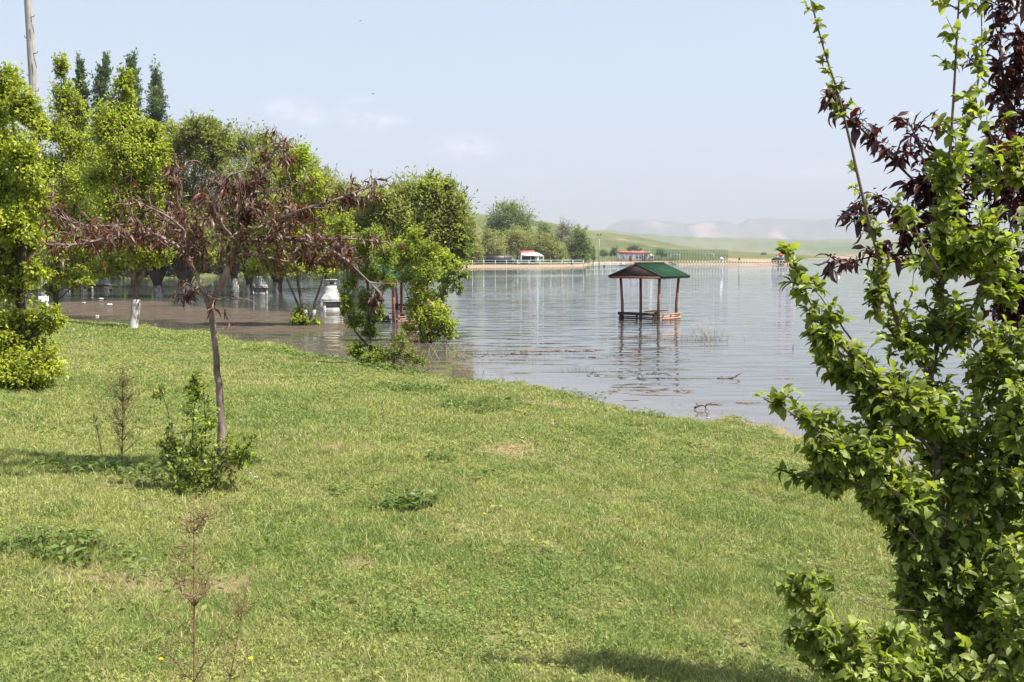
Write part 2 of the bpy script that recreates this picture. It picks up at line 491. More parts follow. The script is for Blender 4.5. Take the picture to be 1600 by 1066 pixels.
def lawn_mat():
    m, N_, L_ = mat_new('lawn_ground')
    g, f = lawn_nodes(N_, L_)
    b = N_('ShaderNodeTexNoise'); b.inputs['Scale'].default_value = 14; b.inputs['Detail'].default_value = 6; b.inputs['Roughness'].default_value = .75
    L_(g.outputs['Position'], b.inputs['Vector'])
    c1 = ramp(N_, b.outputs['Fac'], L_, [(.3, (.05, .065, .016)), (.48, (.12, .145, .035)), (.6, (.20, .21, .07)), (.75, (.26, .22, .11))])
    c2 = ramp(N_, b.outputs['Fac'], L_, [(.3, (.07, .075, .03)), (.5, (.15, .15, .06)), (.65, (.24, .20, .12))])
    mr = N_('ShaderNodeMapRange'); L_(f, mr.inputs['Value']); mr.inputs['From Min'].default_value = .42; mr.inputs['From Max'].default_value = .57
    mx = N_('ShaderNodeMixRGB'); L_(mr.outputs[0], mx.inputs['Fac']); L_(c1, mx.inputs['Color1']); L_(c2, mx.inputs['Color2'])
    ag = N_('ShaderNodeAttribute'); ag.attribute_name = 'age'      # bare soil patches and mud under water
    mz = N_('ShaderNodeMixRGB'); L_(ag.outputs['Fac'], mz.inputs['Fac']); L_(mx.outputs[0], mz.inputs['Color1']); mz.inputs['Color2'].default_value = (.30, .20, .13, 1)
    pr = N_('ShaderNodeBsdfPrincipled'); pr.inputs['Roughness'].default_value = .95; pr.inputs['Specular IOR Level'].default_value = .1
    L_(mz.outputs[0], pr.inputs['Base Color'])
    bn = N_('ShaderNodeBump'); bn.inputs['Distance'].default_value = .03; L_(b.outputs['Fac'], bn.inputs['Height']); L_(bn.outputs[0], pr.inputs['Normal'])
    o = N_('ShaderNodeOutputMaterial'); L_(pr.outputs[0], o.inputs['Surface'])
    return m


def water_mat():
    m, N_, L_ = mat_new('lake_water')
    g = N_('ShaderNodeNewGeometry')
    # ripples: three sizes, crests running across the view
    hs = None
    for (sx, sy, sc, amp) in [(.28, 1.0, 1.7, 1.0), (.4, 1.0, 4.6, .10), (.10, .30, .8, 1.2)]:
        mp_ = N_('ShaderNodeMapping'); mp_.inputs['Scale'].default_value = (sx, sy, 1); mp_.inputs['Rotation'].default_value = (0, 0, .12)
        L_(g.outputs['Position'], mp_.inputs['Vector'])
        n_ = N_('ShaderNodeTexNoise'); n_.inputs['Scale'].default_value = sc; n_.inputs['Detail'].default_value = 1.0; n_.inputs['Roughness'].default_value = .4
        L_(mp_.outputs[0], n_.inputs['Vector'])
        mu = N_('ShaderNodeMath'); mu.operation = 'MULTIPLY'; mu.inputs[1].default_value = amp; L_(n_.outputs['Fac'], mu.inputs[0])
        if hs is None: hs = mu.outputs[0]
        else:
            ad = N_('ShaderNodeMath'); ad.operation = 'ADD'; L_(hs, ad.inputs[0]); L_(mu.outputs[0], ad.inputs[1]); hs = ad.outputs[0]
    # gusts: streaks of stronger and calmer water
    gp = N_('ShaderNodeMapping'); gp.inputs['Scale'].default_value = (.018, .07, 1); L_(g.outputs['Position'], gp.inputs['Vector'])
    gn = N_('ShaderNodeTexNoise'); gn.inputs['Scale'].default_value = 1.0; gn.inputs['Detail'].default_value = 3; L_(gp.outputs[0], gn.inputs['Vector'])
    gr = N_('ShaderNodeMapRange'); L_(gn.outputs['Fac'], gr.inputs['Value']); gr.inputs['From Min'].default_value = .35; gr.inputs['From Max'].default_value = .65
    gr.inputs['To Min'].default_value = .45; gr.inputs['To Max'].default_value = 1.0
    sh = N_('ShaderNodeAttribute'); sh.attribute_name = 'rnd'      # 1 at the very edge, 0 in open water
    inv = N_('ShaderNodeMapRange'); L_(sh.outputs['Fac'], inv.inputs['Value']); inv.inputs['To Min'].default_value = 1; inv.inputs['To Max'].default_value = .25
    st = N_('ShaderNodeMath'); st.operation = 'MULTIPLY'; L_(gr.outputs[0], st.inputs[0]); L_(inv.outputs[0], st.inputs[1])
    bn = N_('ShaderNodeBump'); bn.inputs['Distance'].default_value = .085; L_(hs, bn.inputs['Height']); L_(st.outputs[0], bn.inputs['Strength'])
    mixb = N_('ShaderNodeMixRGB'); L_(sh.outputs['Fac'], mixb.inputs['Fac'])
    mixb.inputs['Color1'].default_value = (.055, .06, .054, 1); mixb.inputs['Color2'].default_value = (.12, .10, .082, 1)
    pr = N_('ShaderNodeBsdfPrincipled'); pr.inputs['Roughness'].default_value = .02; pr.inputs['IOR'].default_value = 1.42
    L_(mixb.outputs[0], pr.inputs['Base Color']); L_(bn.outputs[0], pr.inputs['Normal'])
    # floating film of plant scraps and silt
    sc_ = N_('ShaderNodeAttribute'); sc_.attribute_name = 'age'
    fp = N_('ShaderNodeMapping'); fp.inputs['Scale'].default_value = (.35, 1.6, 1); L_(g.outputs['Position'], fp.inputs['Vector'])
    fn = N_('ShaderNodeTexNoise'); fn.inputs['Scale'].default_value = 2.6; fn.inputs['Detail'].default_value = 8; fn.inputs['Roughness'].default_value = .78; L_(fp.outputs[0], fn.inputs['Vector'])
    fa = N_('ShaderNodeMath'); fa.operation = 'ADD'; L_(fn.outputs['Fac'], fa.inputs[0]); L_(sc_.outputs['Fac'], fa.inputs[1])
    fm = N_('ShaderNodeMapRange'); L_(fa.outputs[0], fm.inputs['Value']); fm.inputs['From Min'].default_value = .92; fm.inputs['From Max'].default_value = 1.12
    fm.inputs['To Max'].default_value = .9
    fc = ramp(N_, fn.outputs['Fac'], L_, [(.32, (.022, .016, .011)), (.48, (.062, .045, .030)), (.6, (.105, .078, .054)), (.72, (.20, .15, .11))])
    df = N_('ShaderNodeBsdfPrincipled'); L_(fc, df.inputs['Base Color']); df.inputs['Roughness'].default_value = .9; df.inputs['Specular IOR Level'].default_value = .15
    ms = N_('ShaderNodeMixShader'); L_(fm.outputs[0], ms.inputs['Fac']); L_(pr.outputs[0], ms.inputs[1]); L_(df.outputs[0], ms.inputs[2])
    o = N_('ShaderNodeOutputMaterial'); L_(ms.outputs[0], o.inputs['Surface'])
    return m


def hill_mat(name, cols, scale, patch=None, pscale=.004, plo=.58, phi=.66):
    m, N_, L_ = mat_new(name)
    g = N_('ShaderNodeNewGeometry')
    mp_ = N_('ShaderNodeMapping'); mp_.inputs['Scale'].default_value = (1, .5, 2.2); L_(g.outputs['Position'], mp_.inputs['Vector'])
    n_ = N_('ShaderNodeTexNoise'); n_.inputs['Scale'].default_value = scale; n_.inputs['Detail'].default_value = 6; n_.inputs['Roughness'].default_value = .6
    L_(mp_.outputs[0], n_.inputs['Vector'])
    c = ramp(N_, n_.outputs['Fac'], L_, [(.3 + .4 * i / (len(cols) - 1), q) for i, q in enumerate(cols)])
    if patch:
        ag = N_('ShaderNodeAttribute'); ag.attribute_name = 'age'
        p_ = N_('ShaderNodeTexNoise'); p_.inputs['Scale'].default_value = pscale; p_.inputs['Detail'].default_value = 5; L_(mp_.outputs[0], p_.inputs['Vector'])
        ad = N_('ShaderNodeMath'); ad.operation = 'ADD'; L_(p_.outputs['Fac'], ad.inputs[0]); L_(ag.outputs['Fac'], ad.inputs[1])
        mr = N_('ShaderNodeMapRange'); L_(ad.outputs[0], mr.inputs['Value']); mr.inputs['From Min'].default_value = plo; mr.inputs['From Max'].default_value = phi
        mx = N_('ShaderNodeMixRGB'); L_(mr.outputs[0], mx.inputs['Fac']); L_(c, mx.inputs['Color1']); mx.inputs['Color2'].default_value = (*patch, 1)
        c = mx.outputs[0]
    pr = N_('ShaderNodeBsdfPrincipled'); pr.inputs['Roughness'].default_value = 1; pr.inputs['Specular IOR Level'].default_value = .05
    L_(c, pr.inputs['Base Color'])
    o = N_('ShaderNodeOutputMaterial'); L_(pr.outputs[0], o.inputs['Surface'])
    return m


# ------------------------------------------------------------------ the ground by the lake
def grid_geo(xs, ys, zf, af=None, bf=None):
    X, Y = np.meshgrid(xs, ys)
    Z = zf(X, Y)
    nx, ny = len(xs), len(ys)
    i = np.arange(ny - 1)[:, None] * nx + np.arange(nx - 1)[None]
    f = np.stack([i, i + 1, i + nx + 1, i + nx], -1).reshape(-1, 4)
    G = Geo()
    G.add(np.stack([X, Y, Z], -1).reshape(-1, 3), f, None if af is None else af(X, Y).ravel(), None if bf is None else bf(X, Y).ravel())
    return G


BARE = [(GP(790, 703), .34, .13), (GP(360, 921), .10, .06), (GP(200, 903), .16, .07), (GP(380, 598), .45, .12), (GP(560, 885), .10, .05),
        (GP(850, 632), .7, .12), (GP(110, 906), .16, .06), (GP(1010, 690), .2, .05), (GP(520, 700), .15, .04), (GP(130, 905), .2, .06)]


def bare(x, y):
    r = np.zeros(np.shape(x))
    for p, rx, ry in BARE:
        q = ((x - p[0]) / rx) ** 2 + ((y - p[1]) / (ry * 2.5)) ** 2 + .9 * np.sin(x * 23) * np.sin(y * 17 + x * 9) + .7 * np.sin(x * 51 + y * 13) * np.sin(y * 37)
        r = np.maximum(r, np.clip((1.5 - q) * .6, 0, .8))
    return r


xs = np.concatenate([np.arange(-70, -22, 1.0), np.arange(-22, 16, .22), np.arange(16, 40, 1.0)])
ys = np.concatenate([np.arange(-18, 0, 1.0), np.arange(0, 30, .22), np.arange(30, 75, .6)])
grid_geo(xs, ys, ground_z, None, lambda X, Y: np.maximum(bare(X, Y) * .8, np.clip(-shore_dist(X, Y) * .8 + .25, 0, 1))
         ).build('ground', lawn_mat(), smooth=True, kind='structure', label='grassy lake bank sloping down to the water')


# water: one sheet, finer near the bank
def scum(X, Y):
    r = np.zeros(X.shape)
    # brown film lying off the left bank
    for (px, py, wx, wy) in [(150, 476, 5, 5.5), (230, 486, 6, 5), (320, 492, 5, 4.2), (400, 500, 4, 3.2), (455, 512, 3.5, 3.2), (540, 530, 3, 2.6), (110, 482, 4, 6), (610, 545, 3, 2.2), (680, 552, 2, 2)]:
        c = WP(px, py)
        r = np.maximum(r, np.clip(1.35 - np.hypot((X - c[0]) / wx, (Y - c[1]) / wy), 0, .62 if px < 470 else .40))
    # thin lines of scraps in front of the shelter
    for (px, py, wx, wy) in [(980, 600, 2.2, .5), (1140, 628, 1.4, .4), (870, 549, 2.0, .3), (1000, 565, 2.0, .3), (760, 560, 1.5, .6)]:
        c = WP(px, py)
        r = np.maximum(r, np.clip(1.3 - np.hypot((X - c[0]) / wx, (Y - c[1]) / wy), 0, .15))
    return r


wx = np.concatenate([[-12000, -3000, -800, -200, -80], np.arange(-60, 30, .6), [60, 200, 800, 3000, 12000]])
wy = np.concatenate([[-400, -50, 0], np.arange(5, 70, .5), [90, 150, 400, 1200, 4000, 12000]])
grid_geo(wx, wy, lambda X, Y: X * 0.0, lambda X, Y: np.exp(-np.maximum(-shore_dist(X, Y), 0) / 3.2), scum
         ).build('water', water_mat(), kind='structure', label='rippled grey lake in flood')

# ------------------------------------------------------------------ far land and hills
FAR_SHORE = [(-1500, 445), (0, 440), (300, 434), (530, 425), (640, 420.5), (740, 418), (850, 417.6), (912, 416.5), (926, 411.5), (1045, 410.5), (1056, 414.2),
             (1160, 414.6), (1228, 414.4), (1246, 409), (1262, 404.5), (1350, 403.6), (1700, 403.2), (2600, 403)]
FSX = np.array([p[0] for p in FAR_SHORE], float)
FSD = np.array([CAM_H * F_PX / max(p[1] - 398.0, .1) for p in FAR_SHORE])


def far_shore_y(px):
    return np.interp(px, FSX, FSD)


def sil(px, pts):
    return np.interp(px, [p[0] for p in pts], [p[1] for p in pts])


def smooth01(t):
    t = np.clip(t, 0, 1)
    return t * t * (3 - 2 * t)


FOOT = [(-1500, 300), (0, 318), (500, 325), (700, 333), (745, 337), (850, 348), (925, 362), (1000, 372), (1060, 384), (1120, 391), (1200, 396), (1260, 399), (1350, 396.5), (1600, 395), (2600, 393)]
FAR_Y = 950.0


def far_z(px, y):
    s = y - far_shore_y(px)
    bank = .45 * smooth01(s / 3.0) + 1.1 * smooth01((s - 6) / 60) + .9 * smooth01((s - 60) / 200)
    H = np.maximum((398 - sil(px, FOOT)) / F_PX * FAR_Y, -4) + CAM_H
    t = smooth01((y - 380) / (FAR_Y - 380))
    w = 1 + .10 * np.sin(px * .031 + y * .011) * (1 - t)
    return bank * (1 - t) + np.maximum(H * w, .8) * t * smooth01(s / 160) - .03


def polar_geo(pxs, rows, zf, bf=None):
    PX = np.repeat(pxs[None], len(rows), 0)
    Y = np.stack(rows)
    Xw = (PX - 800) / F_PX * Y
    Z = zf(PX, Y)
    ny, nx = PX.shape
    i = np.arange(ny - 1)[:, None] * nx + np.arange(nx - 1)[None]
    f = np.stack([i, i + 1, i + nx + 1, i + nx], -1).reshape(-1, 4)
    G = Geo(); G.add(np.stack([Xw, Y, Z], -1).reshape(-1, 3), f, None, None if bf is None else bf(PX, Y).ravel())
    return G


pxs = np.arange(-1500, 2600, 6.0)
fs = far_shore_y(pxs)
rows = [fs - 3, fs + .0, fs + .8, fs + 2, fs + 4]
base_last = rows[-1]
for t in np.linspace(0.02, 1, 46) ** 1.6:
    rows.append(base_last + (np.maximum(FAR_Y, base_last + 60) - base_last) * t)
rows.append(rows[-1] + 250)


def far_zz(px, y):
    z = far_z(px, np.minimum(y, FAR_Y))
    return np.where(y > np.maximum(FAR_Y, far_shore_y(px) + 64) + 1, z - 8, z)


def far_b(px, y):
    s = y - far_shore_y(px)
    sand = np.clip(1 - s / 14.0, 0, 1) * .6 * smooth01((px - 650) / 60)
    mud = np.clip(1.3 - s / 20.0, 0, 1) * .0 * (px < 660)        # trodden soil under the wood
    dirt = np.clip(1.2 - np.hypot((px - 1180) / 50, (y - 330) / 40), 0, .2) + np.clip(1.2 - np.hypot((px - 1340) / 80, (y - 830) / 80), 0, .2)
    return np.maximum(np.maximum(sand, dirt), mud)


polar_geo(pxs, rows, far_zz, far_b).build('far_shore', hill_mat('far_meadow', [(.06, .08, .028), (.10, .112, .045), (.15, .14, .07)], .02, (.27, .20, .145), .05, .62, .75),
                                      smooth=True, kind='structure', label='low far bank rising to a green hill')


def ridge(name, label, ydist, depth, pts, cols, scale, patch=None, patches=(), rough=0.0, step=5, foot=0.0):
    pxs = np.arange(-900, 2600, step, dtype=float)
    H = (398 - sil(pxs, pts)) / F_PX * ydist + CAM_H
    jag = sum(np.sin(pxs * f_ + i * 1.7) * a_ for i, (f_, a_) in enumerate([(.021, .35), (.053, .25), (.11, .15), (.23, .1)]))
    H = H + jag * rough * ydist / 7000
    rows_, zs = [], []
    for k, t in enumerate(np.linspace(0, 1, 16)):
        rows_.append(np.full(pxs.shape, ydist - depth * (1 - t)))
        gul = 1 + .12 * np.sin(pxs * .09 + 3 * np.sin(t * 5)) * (1 - t) + .08 * np.sin(pxs * .21 + t * 9) * (1 - t)
        zs.append(foot + (H - foot) * (smooth01(t) if not patches else smooth01(t ** 1.3)) * gul)
    rows_.append(np.full(pxs.shape, ydist + depth * .8)); zs.append(H * 0 - 10)
    Z = np.stack(zs)

    def bf(px, y):
        r = np.zeros(px.shape)
        for (cx, w, h0, h1) in patches:
            t = (y - (ydist - depth)) / depth
            r = np.maximum(r, np.clip(1.2 - np.abs(px - cx) / w, 0, 1) * ((t > h0) & (t < h1)) * .22)
        return r
    polar_geo(pxs, rows_, lambda a, b: Z, bf).build(name, hill_mat(name + '_ground', cols, scale, patch, .002, .68, .8), smooth=True, kind='structure', label=label)


ridge('rolling_hills', 'grey green rolling hills beyond the lake', 2600, 1500,
      [(-900, 360), (700, 362), (850, 361), (925, 361), (1000, 366), (1060, 371), (1130, 370), (1200, 374), (1300, 377), (1370, 372), (1450, 374), (1600, 368), (2600, 362)],
      [(.08, .11, .045), (.12, .135, .065), (.17, .155, .10)], .004, (.24, .17, .14), [(1340, 70, 0, .35), (1050, 60, .5, .8)], 12, 6, 1)
ridge('mesa_hills', 'pale flat topped mesas with bare cliffs', 7000, 2600,
      [(-900, 362), (900, 366), (940, 362), (958, 352), (975, 345), (1010, 345), (1050, 348), (1072, 351), (1095, 347), (1125, 345), (1150, 350), (1165, 344), (1200, 342), (1260, 346), (1330, 342), (1380, 350), (1420, 346), (1600, 343), (2600, 350)],
      [(.09, .11, .075), (.13, .13, .10), (.20, .16, .14)], .0016, (.34, .25, .22), [(1020, 40, .4, .95), (1100, 34, .4, .9), (1210, 30, .5, .8)], 10, 5, 1)
ridge('distant_ridge', 'faint far ridge lost in haze', 11500, 3000,
      [(-900, 340), (300, 345), (560, 345), (680, 334), (740, 327), (800, 324), (860, 326), (920, 331), (1000, 338), (1150, 336), (1330, 332), (1450, 336), (1700, 330), (2600, 340)],
      [(.15, .18, .12), (.24, .22, .18)], .001, None, (), 16, 8, 1)


def unit(n):
    v = RNG.normal(size=(n, 3))
    return v / np.linalg.norm(v, axis=1, keepdims=True)


# ------------------------------------------------------------------ grass (stuff)
def grass():
    G = Geo()
    bands = [(2.2, 4.6, 11500, .052, .0032), (4.6, 7, 8500, .052, .0038), (7, 11, 4800, .052, .0054), (11, 17, 2500, .052, .0085), (17, 27, 1100, .055, .014), (27, 50, 450, .065, .024)]
    for (d0, d1, dens, h, w) in bands:
        hw = .66
        n = int(hw * (d1 * d1 - d0 * d0) * dens)
        y = np.sqrt(RNG.uniform(d0 * d0, d1 * d1, n)); x = RNG.uniform(-hw, hw, n) * y
        s = shore_dist(x, y) + edge_wobble(x, y) - .35 * np.clip(np.sin(x * 1.9 + 3) * np.sin(y * 1.3 - x * .6) + .1, 0, 1)
        keep = s > np.where(RNG.uniform(0, 1, n) > .93, RNG.uniform(-.9, .1, n), RNG.uniform(-.05, .22, n))
        x, y, s = x[keep], y[keep], s[keep]
        br = bare(x, y)
        keep = RNG.uniform(0, 1, len(x)) > br * .93
        x, y, br, s = x[keep], y[keep], br[keep], s[keep]
        n = len(x)
        z = ground_z(x, y)
        # taller and shorter clumps
        cl = (np.sin(x * 3.1 + 1.2 * np.sin(y * 2.3)) * np.sin(y * 2.7 + np.sin(x * 1.9)) * .5 + .5)
        cl2 = (np.sin(x * .9 + 2 * np.sin(y * .43)) * np.sin(y * .8 + 1.4 * np.sin(x * .6)) * .5 + .5)
        hh = h * RNG.uniform(.45, 1.25, n) * (.6 + .55 * cl + .35 * cl2)
        ang = RNG.uniform(0, 2 * math.pi, n)
        lean = RNG.uniform(.15, 1.5, n)
        D = np.stack([np.cos(ang) * lean, np.sin(ang) * lean, np.ones(n)], 1)
        Nn = np.stack([RNG.normal(size=n), RNG.normal(size=n), RNG.normal(size=n) * .3], 1)
        rnd = np.clip(RNG.beta(2, 2.6, n) + (.25 * (RNG.uniform(0, 1, n) > .93)), 0, 1)
        G.leaves(np.stack([x, y, z - .004], 1), D, Nn, hh, w * RNG.uniform(.7, 1.3, n), rnd, np.where(br > .05, RNG.uniform(0, 1, n) * .8, (RNG.uniform(0, 1, n) > .955) * .7), 'blade', curl=RNG.uniform(.1, .5))
        # small round ground-cover leaves between the blades
        m = int(n * .22)
        idx = RNG.choice(n, m, replace=False)
        idx = idx[(np.sin(x[idx] * 1.7 + 2) * np.sin(y[idx] * 1.3) + RNG.normal(size=m) * .45) > -.1]
        m = len(idx)
        a2 = RNG.uniform(0, 2 * math.pi, m)
        D2 = np.stack([np.cos(a2), np.sin(a2), RNG.uniform(.1, .8, m)], 1)
        sz = np.maximum(.018, w * 2.6) * RNG.uniform(.7, 1.4, m)
        G.leaves(np.stack([x[idx], y[idx], z[idx] + RNG.uniform(.005, .03, m)], 1), D2, np.tile([0, 0, 1.0], (m, 1)) + RNG.normal(size=(m, 3)) * .2, sz, sz * .8,
                 RNG.uniform(0, .45, m), 0, 'kite', .1, .2)
    n = 60000
    y = np.sqrt(RNG.uniform(8 ** 2, 45 ** 2, n)); x = RNG.uniform(-.66, .66, n) * y
    s = shore_dist(x, y) + edge_wobble(x, y)
    keep = (s < .25) & (s > -1.5) & (RNG.uniform(0, 1, n) < np.exp(np.minimum(s, 0) * 2.6)) & (np.sin(x * 2.1) * np.sin(y * 1.7 + x) + RNG.normal(size=n) * .4 > -.1)
    x, y = x[keep], y[keep]; n = len(x)
    a2 = RNG.uniform(0, 6.3, n); ln_ = RNG.uniform(.1, 1.0, n)
    G.leaves(np.stack([x, y, np.maximum(ground_z(x, y), -.03)], 1), np.stack([np.cos(a2) * ln_, np.sin(a2) * ln_, np.ones(n)], 1), unit(n), RNG.uniform(.05, .16, n), .0022 * (1 + y * .12), RNG.uniform(0, .8, n), RNG.uniform(0, 1, n) ** 2, 'blade', curl=.3)
    for _ in range(240):
        dd = math.sqrt(RNG.uniform(9, 24 ** 2)); cx = RNG.uniform(-.6, .6) * dd
        if shore_dist(cx, dd) < .3: continue
        m = int(RNG.integers(14, 60)); w_ = RNG.uniform(.06, .28) * (1 + dd * .04)
        x = cx + RNG.normal(size=m) * w_; y = dd + RNG.normal(size=m) * w_
        th = RNG.uniform(0, 6.3, m); sz = RNG.uniform(.02, .055, m) * (1 + dd * .03)
        G.leaves(np.stack([x, y, ground_z(x, y) + RNG.uniform(.015, .055, m)], 1), np.stack([np.cos(th), np.sin(th), RNG.uniform(-.1, .6, m)], 1), np.tile([0, 0, 1.0], (m, 1)) + RNG.normal(size=(m, 3)) * .3,
                 sz, sz * .6, RNG.uniform(0, .22, m), 0, 'kite', .2, .2)
    n = 9000
    y = np.sqrt(RNG.uniform(2.3 ** 2, 24 ** 2, n)); x = RNG.uniform(-.66, .66, n) * y
    keep = (shore_dist(x, y) > .3) & (np.sin(x * 1.3 + y * .7) + np.sin(y * 1.9 - x * .4) + RNG.normal(size=n) * .8 > -.3)
    x, y = x[keep], y[keep]; n = len(x)
    a2 = RNG.uniform(0, 6.3, n); ln_ = RNG.uniform(.2, .9, n)
    G.leaves(np.stack([x, y, ground_z(x, y)], 1), np.stack([np.cos(a2) * ln_, np.sin(a2) * ln_, np.ones(n)], 1), unit(n), RNG.uniform(.07, .15, n), .0016 * (1 + y * .22), RNG.uniform(.5, 1, n), RNG.uniform(0, .9, n), 'blade', curl=.35)
    o = G.build('grass', grass_mat(), kind='stuff', label='short green and straw coloured meadow grass on the lake bank', cat='grass')
    return o


grass()


# ------------------------------------------------------------------ trees
def unit(n):
    v = RNG.normal(size=(n, 3))
    return v / np.linalg.norm(v, axis=1, keepdims=True)


def resample(pts, k):
    pts = np.asarray(pts, float)
    d = np.concatenate([[0], np.cumsum(np.linalg.norm(np.diff(pts, axis=0), axis=1))])
    t = np.linspace(0, d[-1], k)
    # smooth (Catmull-like) by oversampling then averaging
    q = np.stack([np.interp(t, d, pts[:, i]) for i in range(3)], 1)
    if k > 5:
        q2 = q.copy(); q2[1:-1] = (q[:-2] + 2 * q[1:-1] + q[2:]) / 4; q = q2
    return q


def limb(G, pts, r0, r1, k=9, sides=6, wob=0.0):
    q = resample(pts, k)
    if wob:
        n = RNG.normal(size=q.shape) * wob; n[0] = 0; q = q + n
    t = np.linspace(0, 1, k)
    G.tubes(q, r0 + (r1 - r0) * t ** .8, sides)
    return q


def clump_leaves(G, Gb, c, r, ntw, per, ln, wd, root, kind='kite', droop=.2, twr=.006, spread=.16, curl=.25, up=.25, youth=.25, shell=.55, rad_twig=True):
    """twigs from inside an ellipsoid out to its skin, leaves along each"""
    c = np.asarray(c, float); r = np.asarray(r, float)
    d = unit(ntw)
    reach = RNG.uniform(shell, 1.05, (ntw, 1)) ** .7
    lng = RNG.uniform(0, 1, (ntw, 1)) > .82          # some shoots stick out, mostly upward
    e = c + d * r * np.where(lng, reach * 1.2, reach) + np.where(lng, 1.0, 0.0) * np.array([0, 0, .28]) * r[2] * (d[:, 2:3] > -.2)
    s0 = c + d * r * RNG.uniform(.0, .25, (ntw, 1)) - np.array([0, 0, r[2] * .2])
    mid = (s0 + e) / 2 + RNG.normal(size=(ntw, 3)) * r * .06 - np.array([0, 0, r[2] * .05])
    if rad_twig:
        Gb.tubes(np.stack([s0, mid, e], 1), np.tile([twr * 1.6, twr, twr * .4], (ntw, 1)), 3)
    t = RNG.uniform(.25, 1.05, (ntw, per, 1))
    p = (1 - t) ** 2 * s0[:, None] + 2 * t * (1 - t) * mid[:, None] + t ** 2 * e[:, None]
    sp = min(r) * spread
    p = p + RNG.normal(size=p.shape) * sp * (.35 + .65 * t)
    tw = (e - s0) / (np.linalg.norm(e - s0, axis=1, keepdims=True) + 1e-9)
    D = tw[:, None] * .5 + RNG.normal(size=p.shape) * .7 + np.array([0, 0, up - droop])
    Nn = np.array([0, 0, 1.0]) + RNG.normal(size=p.shape) * .55
    n = ntw * per
    base = np.repeat(np.clip(RNG.normal(.45, .17, ntw), 0, 1), per)
    rnd = np.clip(base + RNG.normal(0, .18, n), 0, 1)
    age = np.clip((t.ravel() - .75) * 2.2, 0, 1) * youth * RNG.uniform(.3, 1.4, n)
    size = RNG.uniform(.65, 1.25, n)
    G.leaves(p.reshape(-1, 3), D.reshape(-1, 3), Nn.reshape(-1, 3), ln * size, wd * size, rnd, np.clip(age, 0, 1), kind, curl)


def blob_tree(name, label, cat, base, y, stems, blobs, lm, bm, ln, wd, per=14, dens=1.0, tr=.12, group=None, kind='kite', depth=.9, droop=.1,
              trunk_label=None, stem_mat2=None, twr=.008, up=.25, youth=.3, sides=7, spread=.16, shell=.55, limb_r=None):
    """base world point; stems: list of [(px,py),...] polylines at distance y, first stem is the trunk;
    blobs: (px,py,rx_px,rz_px,dy,ntwigs)"""
    root = thing(name, base, label, cat, group)
    Gb, Gl = Geo(), Geo()
    paths = []
    for i, st in enumerate(stems):
        pts = [P3(a, b, y) for a, b in st]
        if i == 0: pts[0] = np.array(base) - [0, 0, .15]
        r0 = tr if i == 0 else tr * .75
        q = limb(Gb, pts, r0, r0 * .12, 12, sides, tr * .12)
        paths.append(q)
    allp = np.concatenate(paths)
    sc = y / F_PX
    for (bx, bz, rx, rz, dy, n) in blobs:
        if lm is M['lf_elder']: rx *= 1.12
        c = P3(bx, bz, y + dy)
        r = np.array([rx * sc, rx * sc * depth, rz * sc])
        # limb from a lower point of the stems
        cand = allp[(allp[:, 2] < c[2] - .1 * r[2])]
        if len(cand) == 0: cand = allp
        j = np.argmin(np.linalg.norm(cand - (c - np.array([0, 0, r[2] * .9])), axis=1))
        a = cand[j]
        m = (a + c) / 2 + np.array([(c[0] - a[0]) * .12, (c[1] - a[1]) * .12, -.08 * abs(c[2] - a[2])])
        lr = limb_r or tr * .32
        limb(Gb, [a, m, c], lr, lr * .35, 7, 5, lr * .4)
        nt_ = max(4, int(n * dens))
        clump_leaves(Gl, Gb, c, r, nt_, per, ln, wd, base, kind, droop, twr, spread, up=up, youth=youth, shell=shell)
    t = Gb.build('trunk', bm, root, smooth=True)
    if trunk_label: t['label'] = trunk_label
    Gl.build('crown', lm, root)
    return root


# --- bright box elders on the left
LEFT_BASE = GP(34, 606)
yl = LEFT_BASE[1]
blob_tree('box_elder', 'bright yellow green leafy tree at the far left, bushy down to its base', 'tree', LEFT_BASE, yl,
          [[(34, 606), (38, 540), (33, 480), (30, 400), (26, 300), (22, 200), (14, 120)], [(33, 480), (10, 420), (-10, 330), (-25, 240)], [(32, 430), (45, 330), (52, 230), (60, 170)]],
          [(8, 130, 24, 26, 0, 34), (-18, 170, 34, 36, .2, 40), (35, 165, 24, 34, -.2, 34), (60, 195, 16, 26, .2, 18), (-5, 225, 36, 40, .3, 46), (40, 245, 34, 40, -.3, 44), (10, 290, 40, 36, .2, 46),
           (55, 310, 28, 34, 0, 32), (-30, 290, 40, 50, 0, 40), (20, 350, 42, 34, -.3, 44), (52, 375, 30, 30, .3, 28), (-20, 390, 40, 44, 0, 40), (20, 410, 36, 30, .2, 34), (60, 425, 18, 16, -.2, 12), (10, 450, 36, 30, 0, 28),
           (40, 500, 34, 26, .2, 34), (-5, 510, 34, 34, -.2, 38), (70, 490, 20, 16, .1, 12), (30, 545, 44, 30, .2, 46), (-10, 570, 40, 34, -.3, 46), (60, 570, 38, 30, -.2, 46), (85, 500, 16, 16, 0, 10), (30, 590, 46, 22, -.4, 40)],
          M['lf_elder'], M['bark_dark'], .070, .040, 26, 1.6, .07, droop=.25, twr=.006, group='bright green box elders', youth=.5, spread=.2)

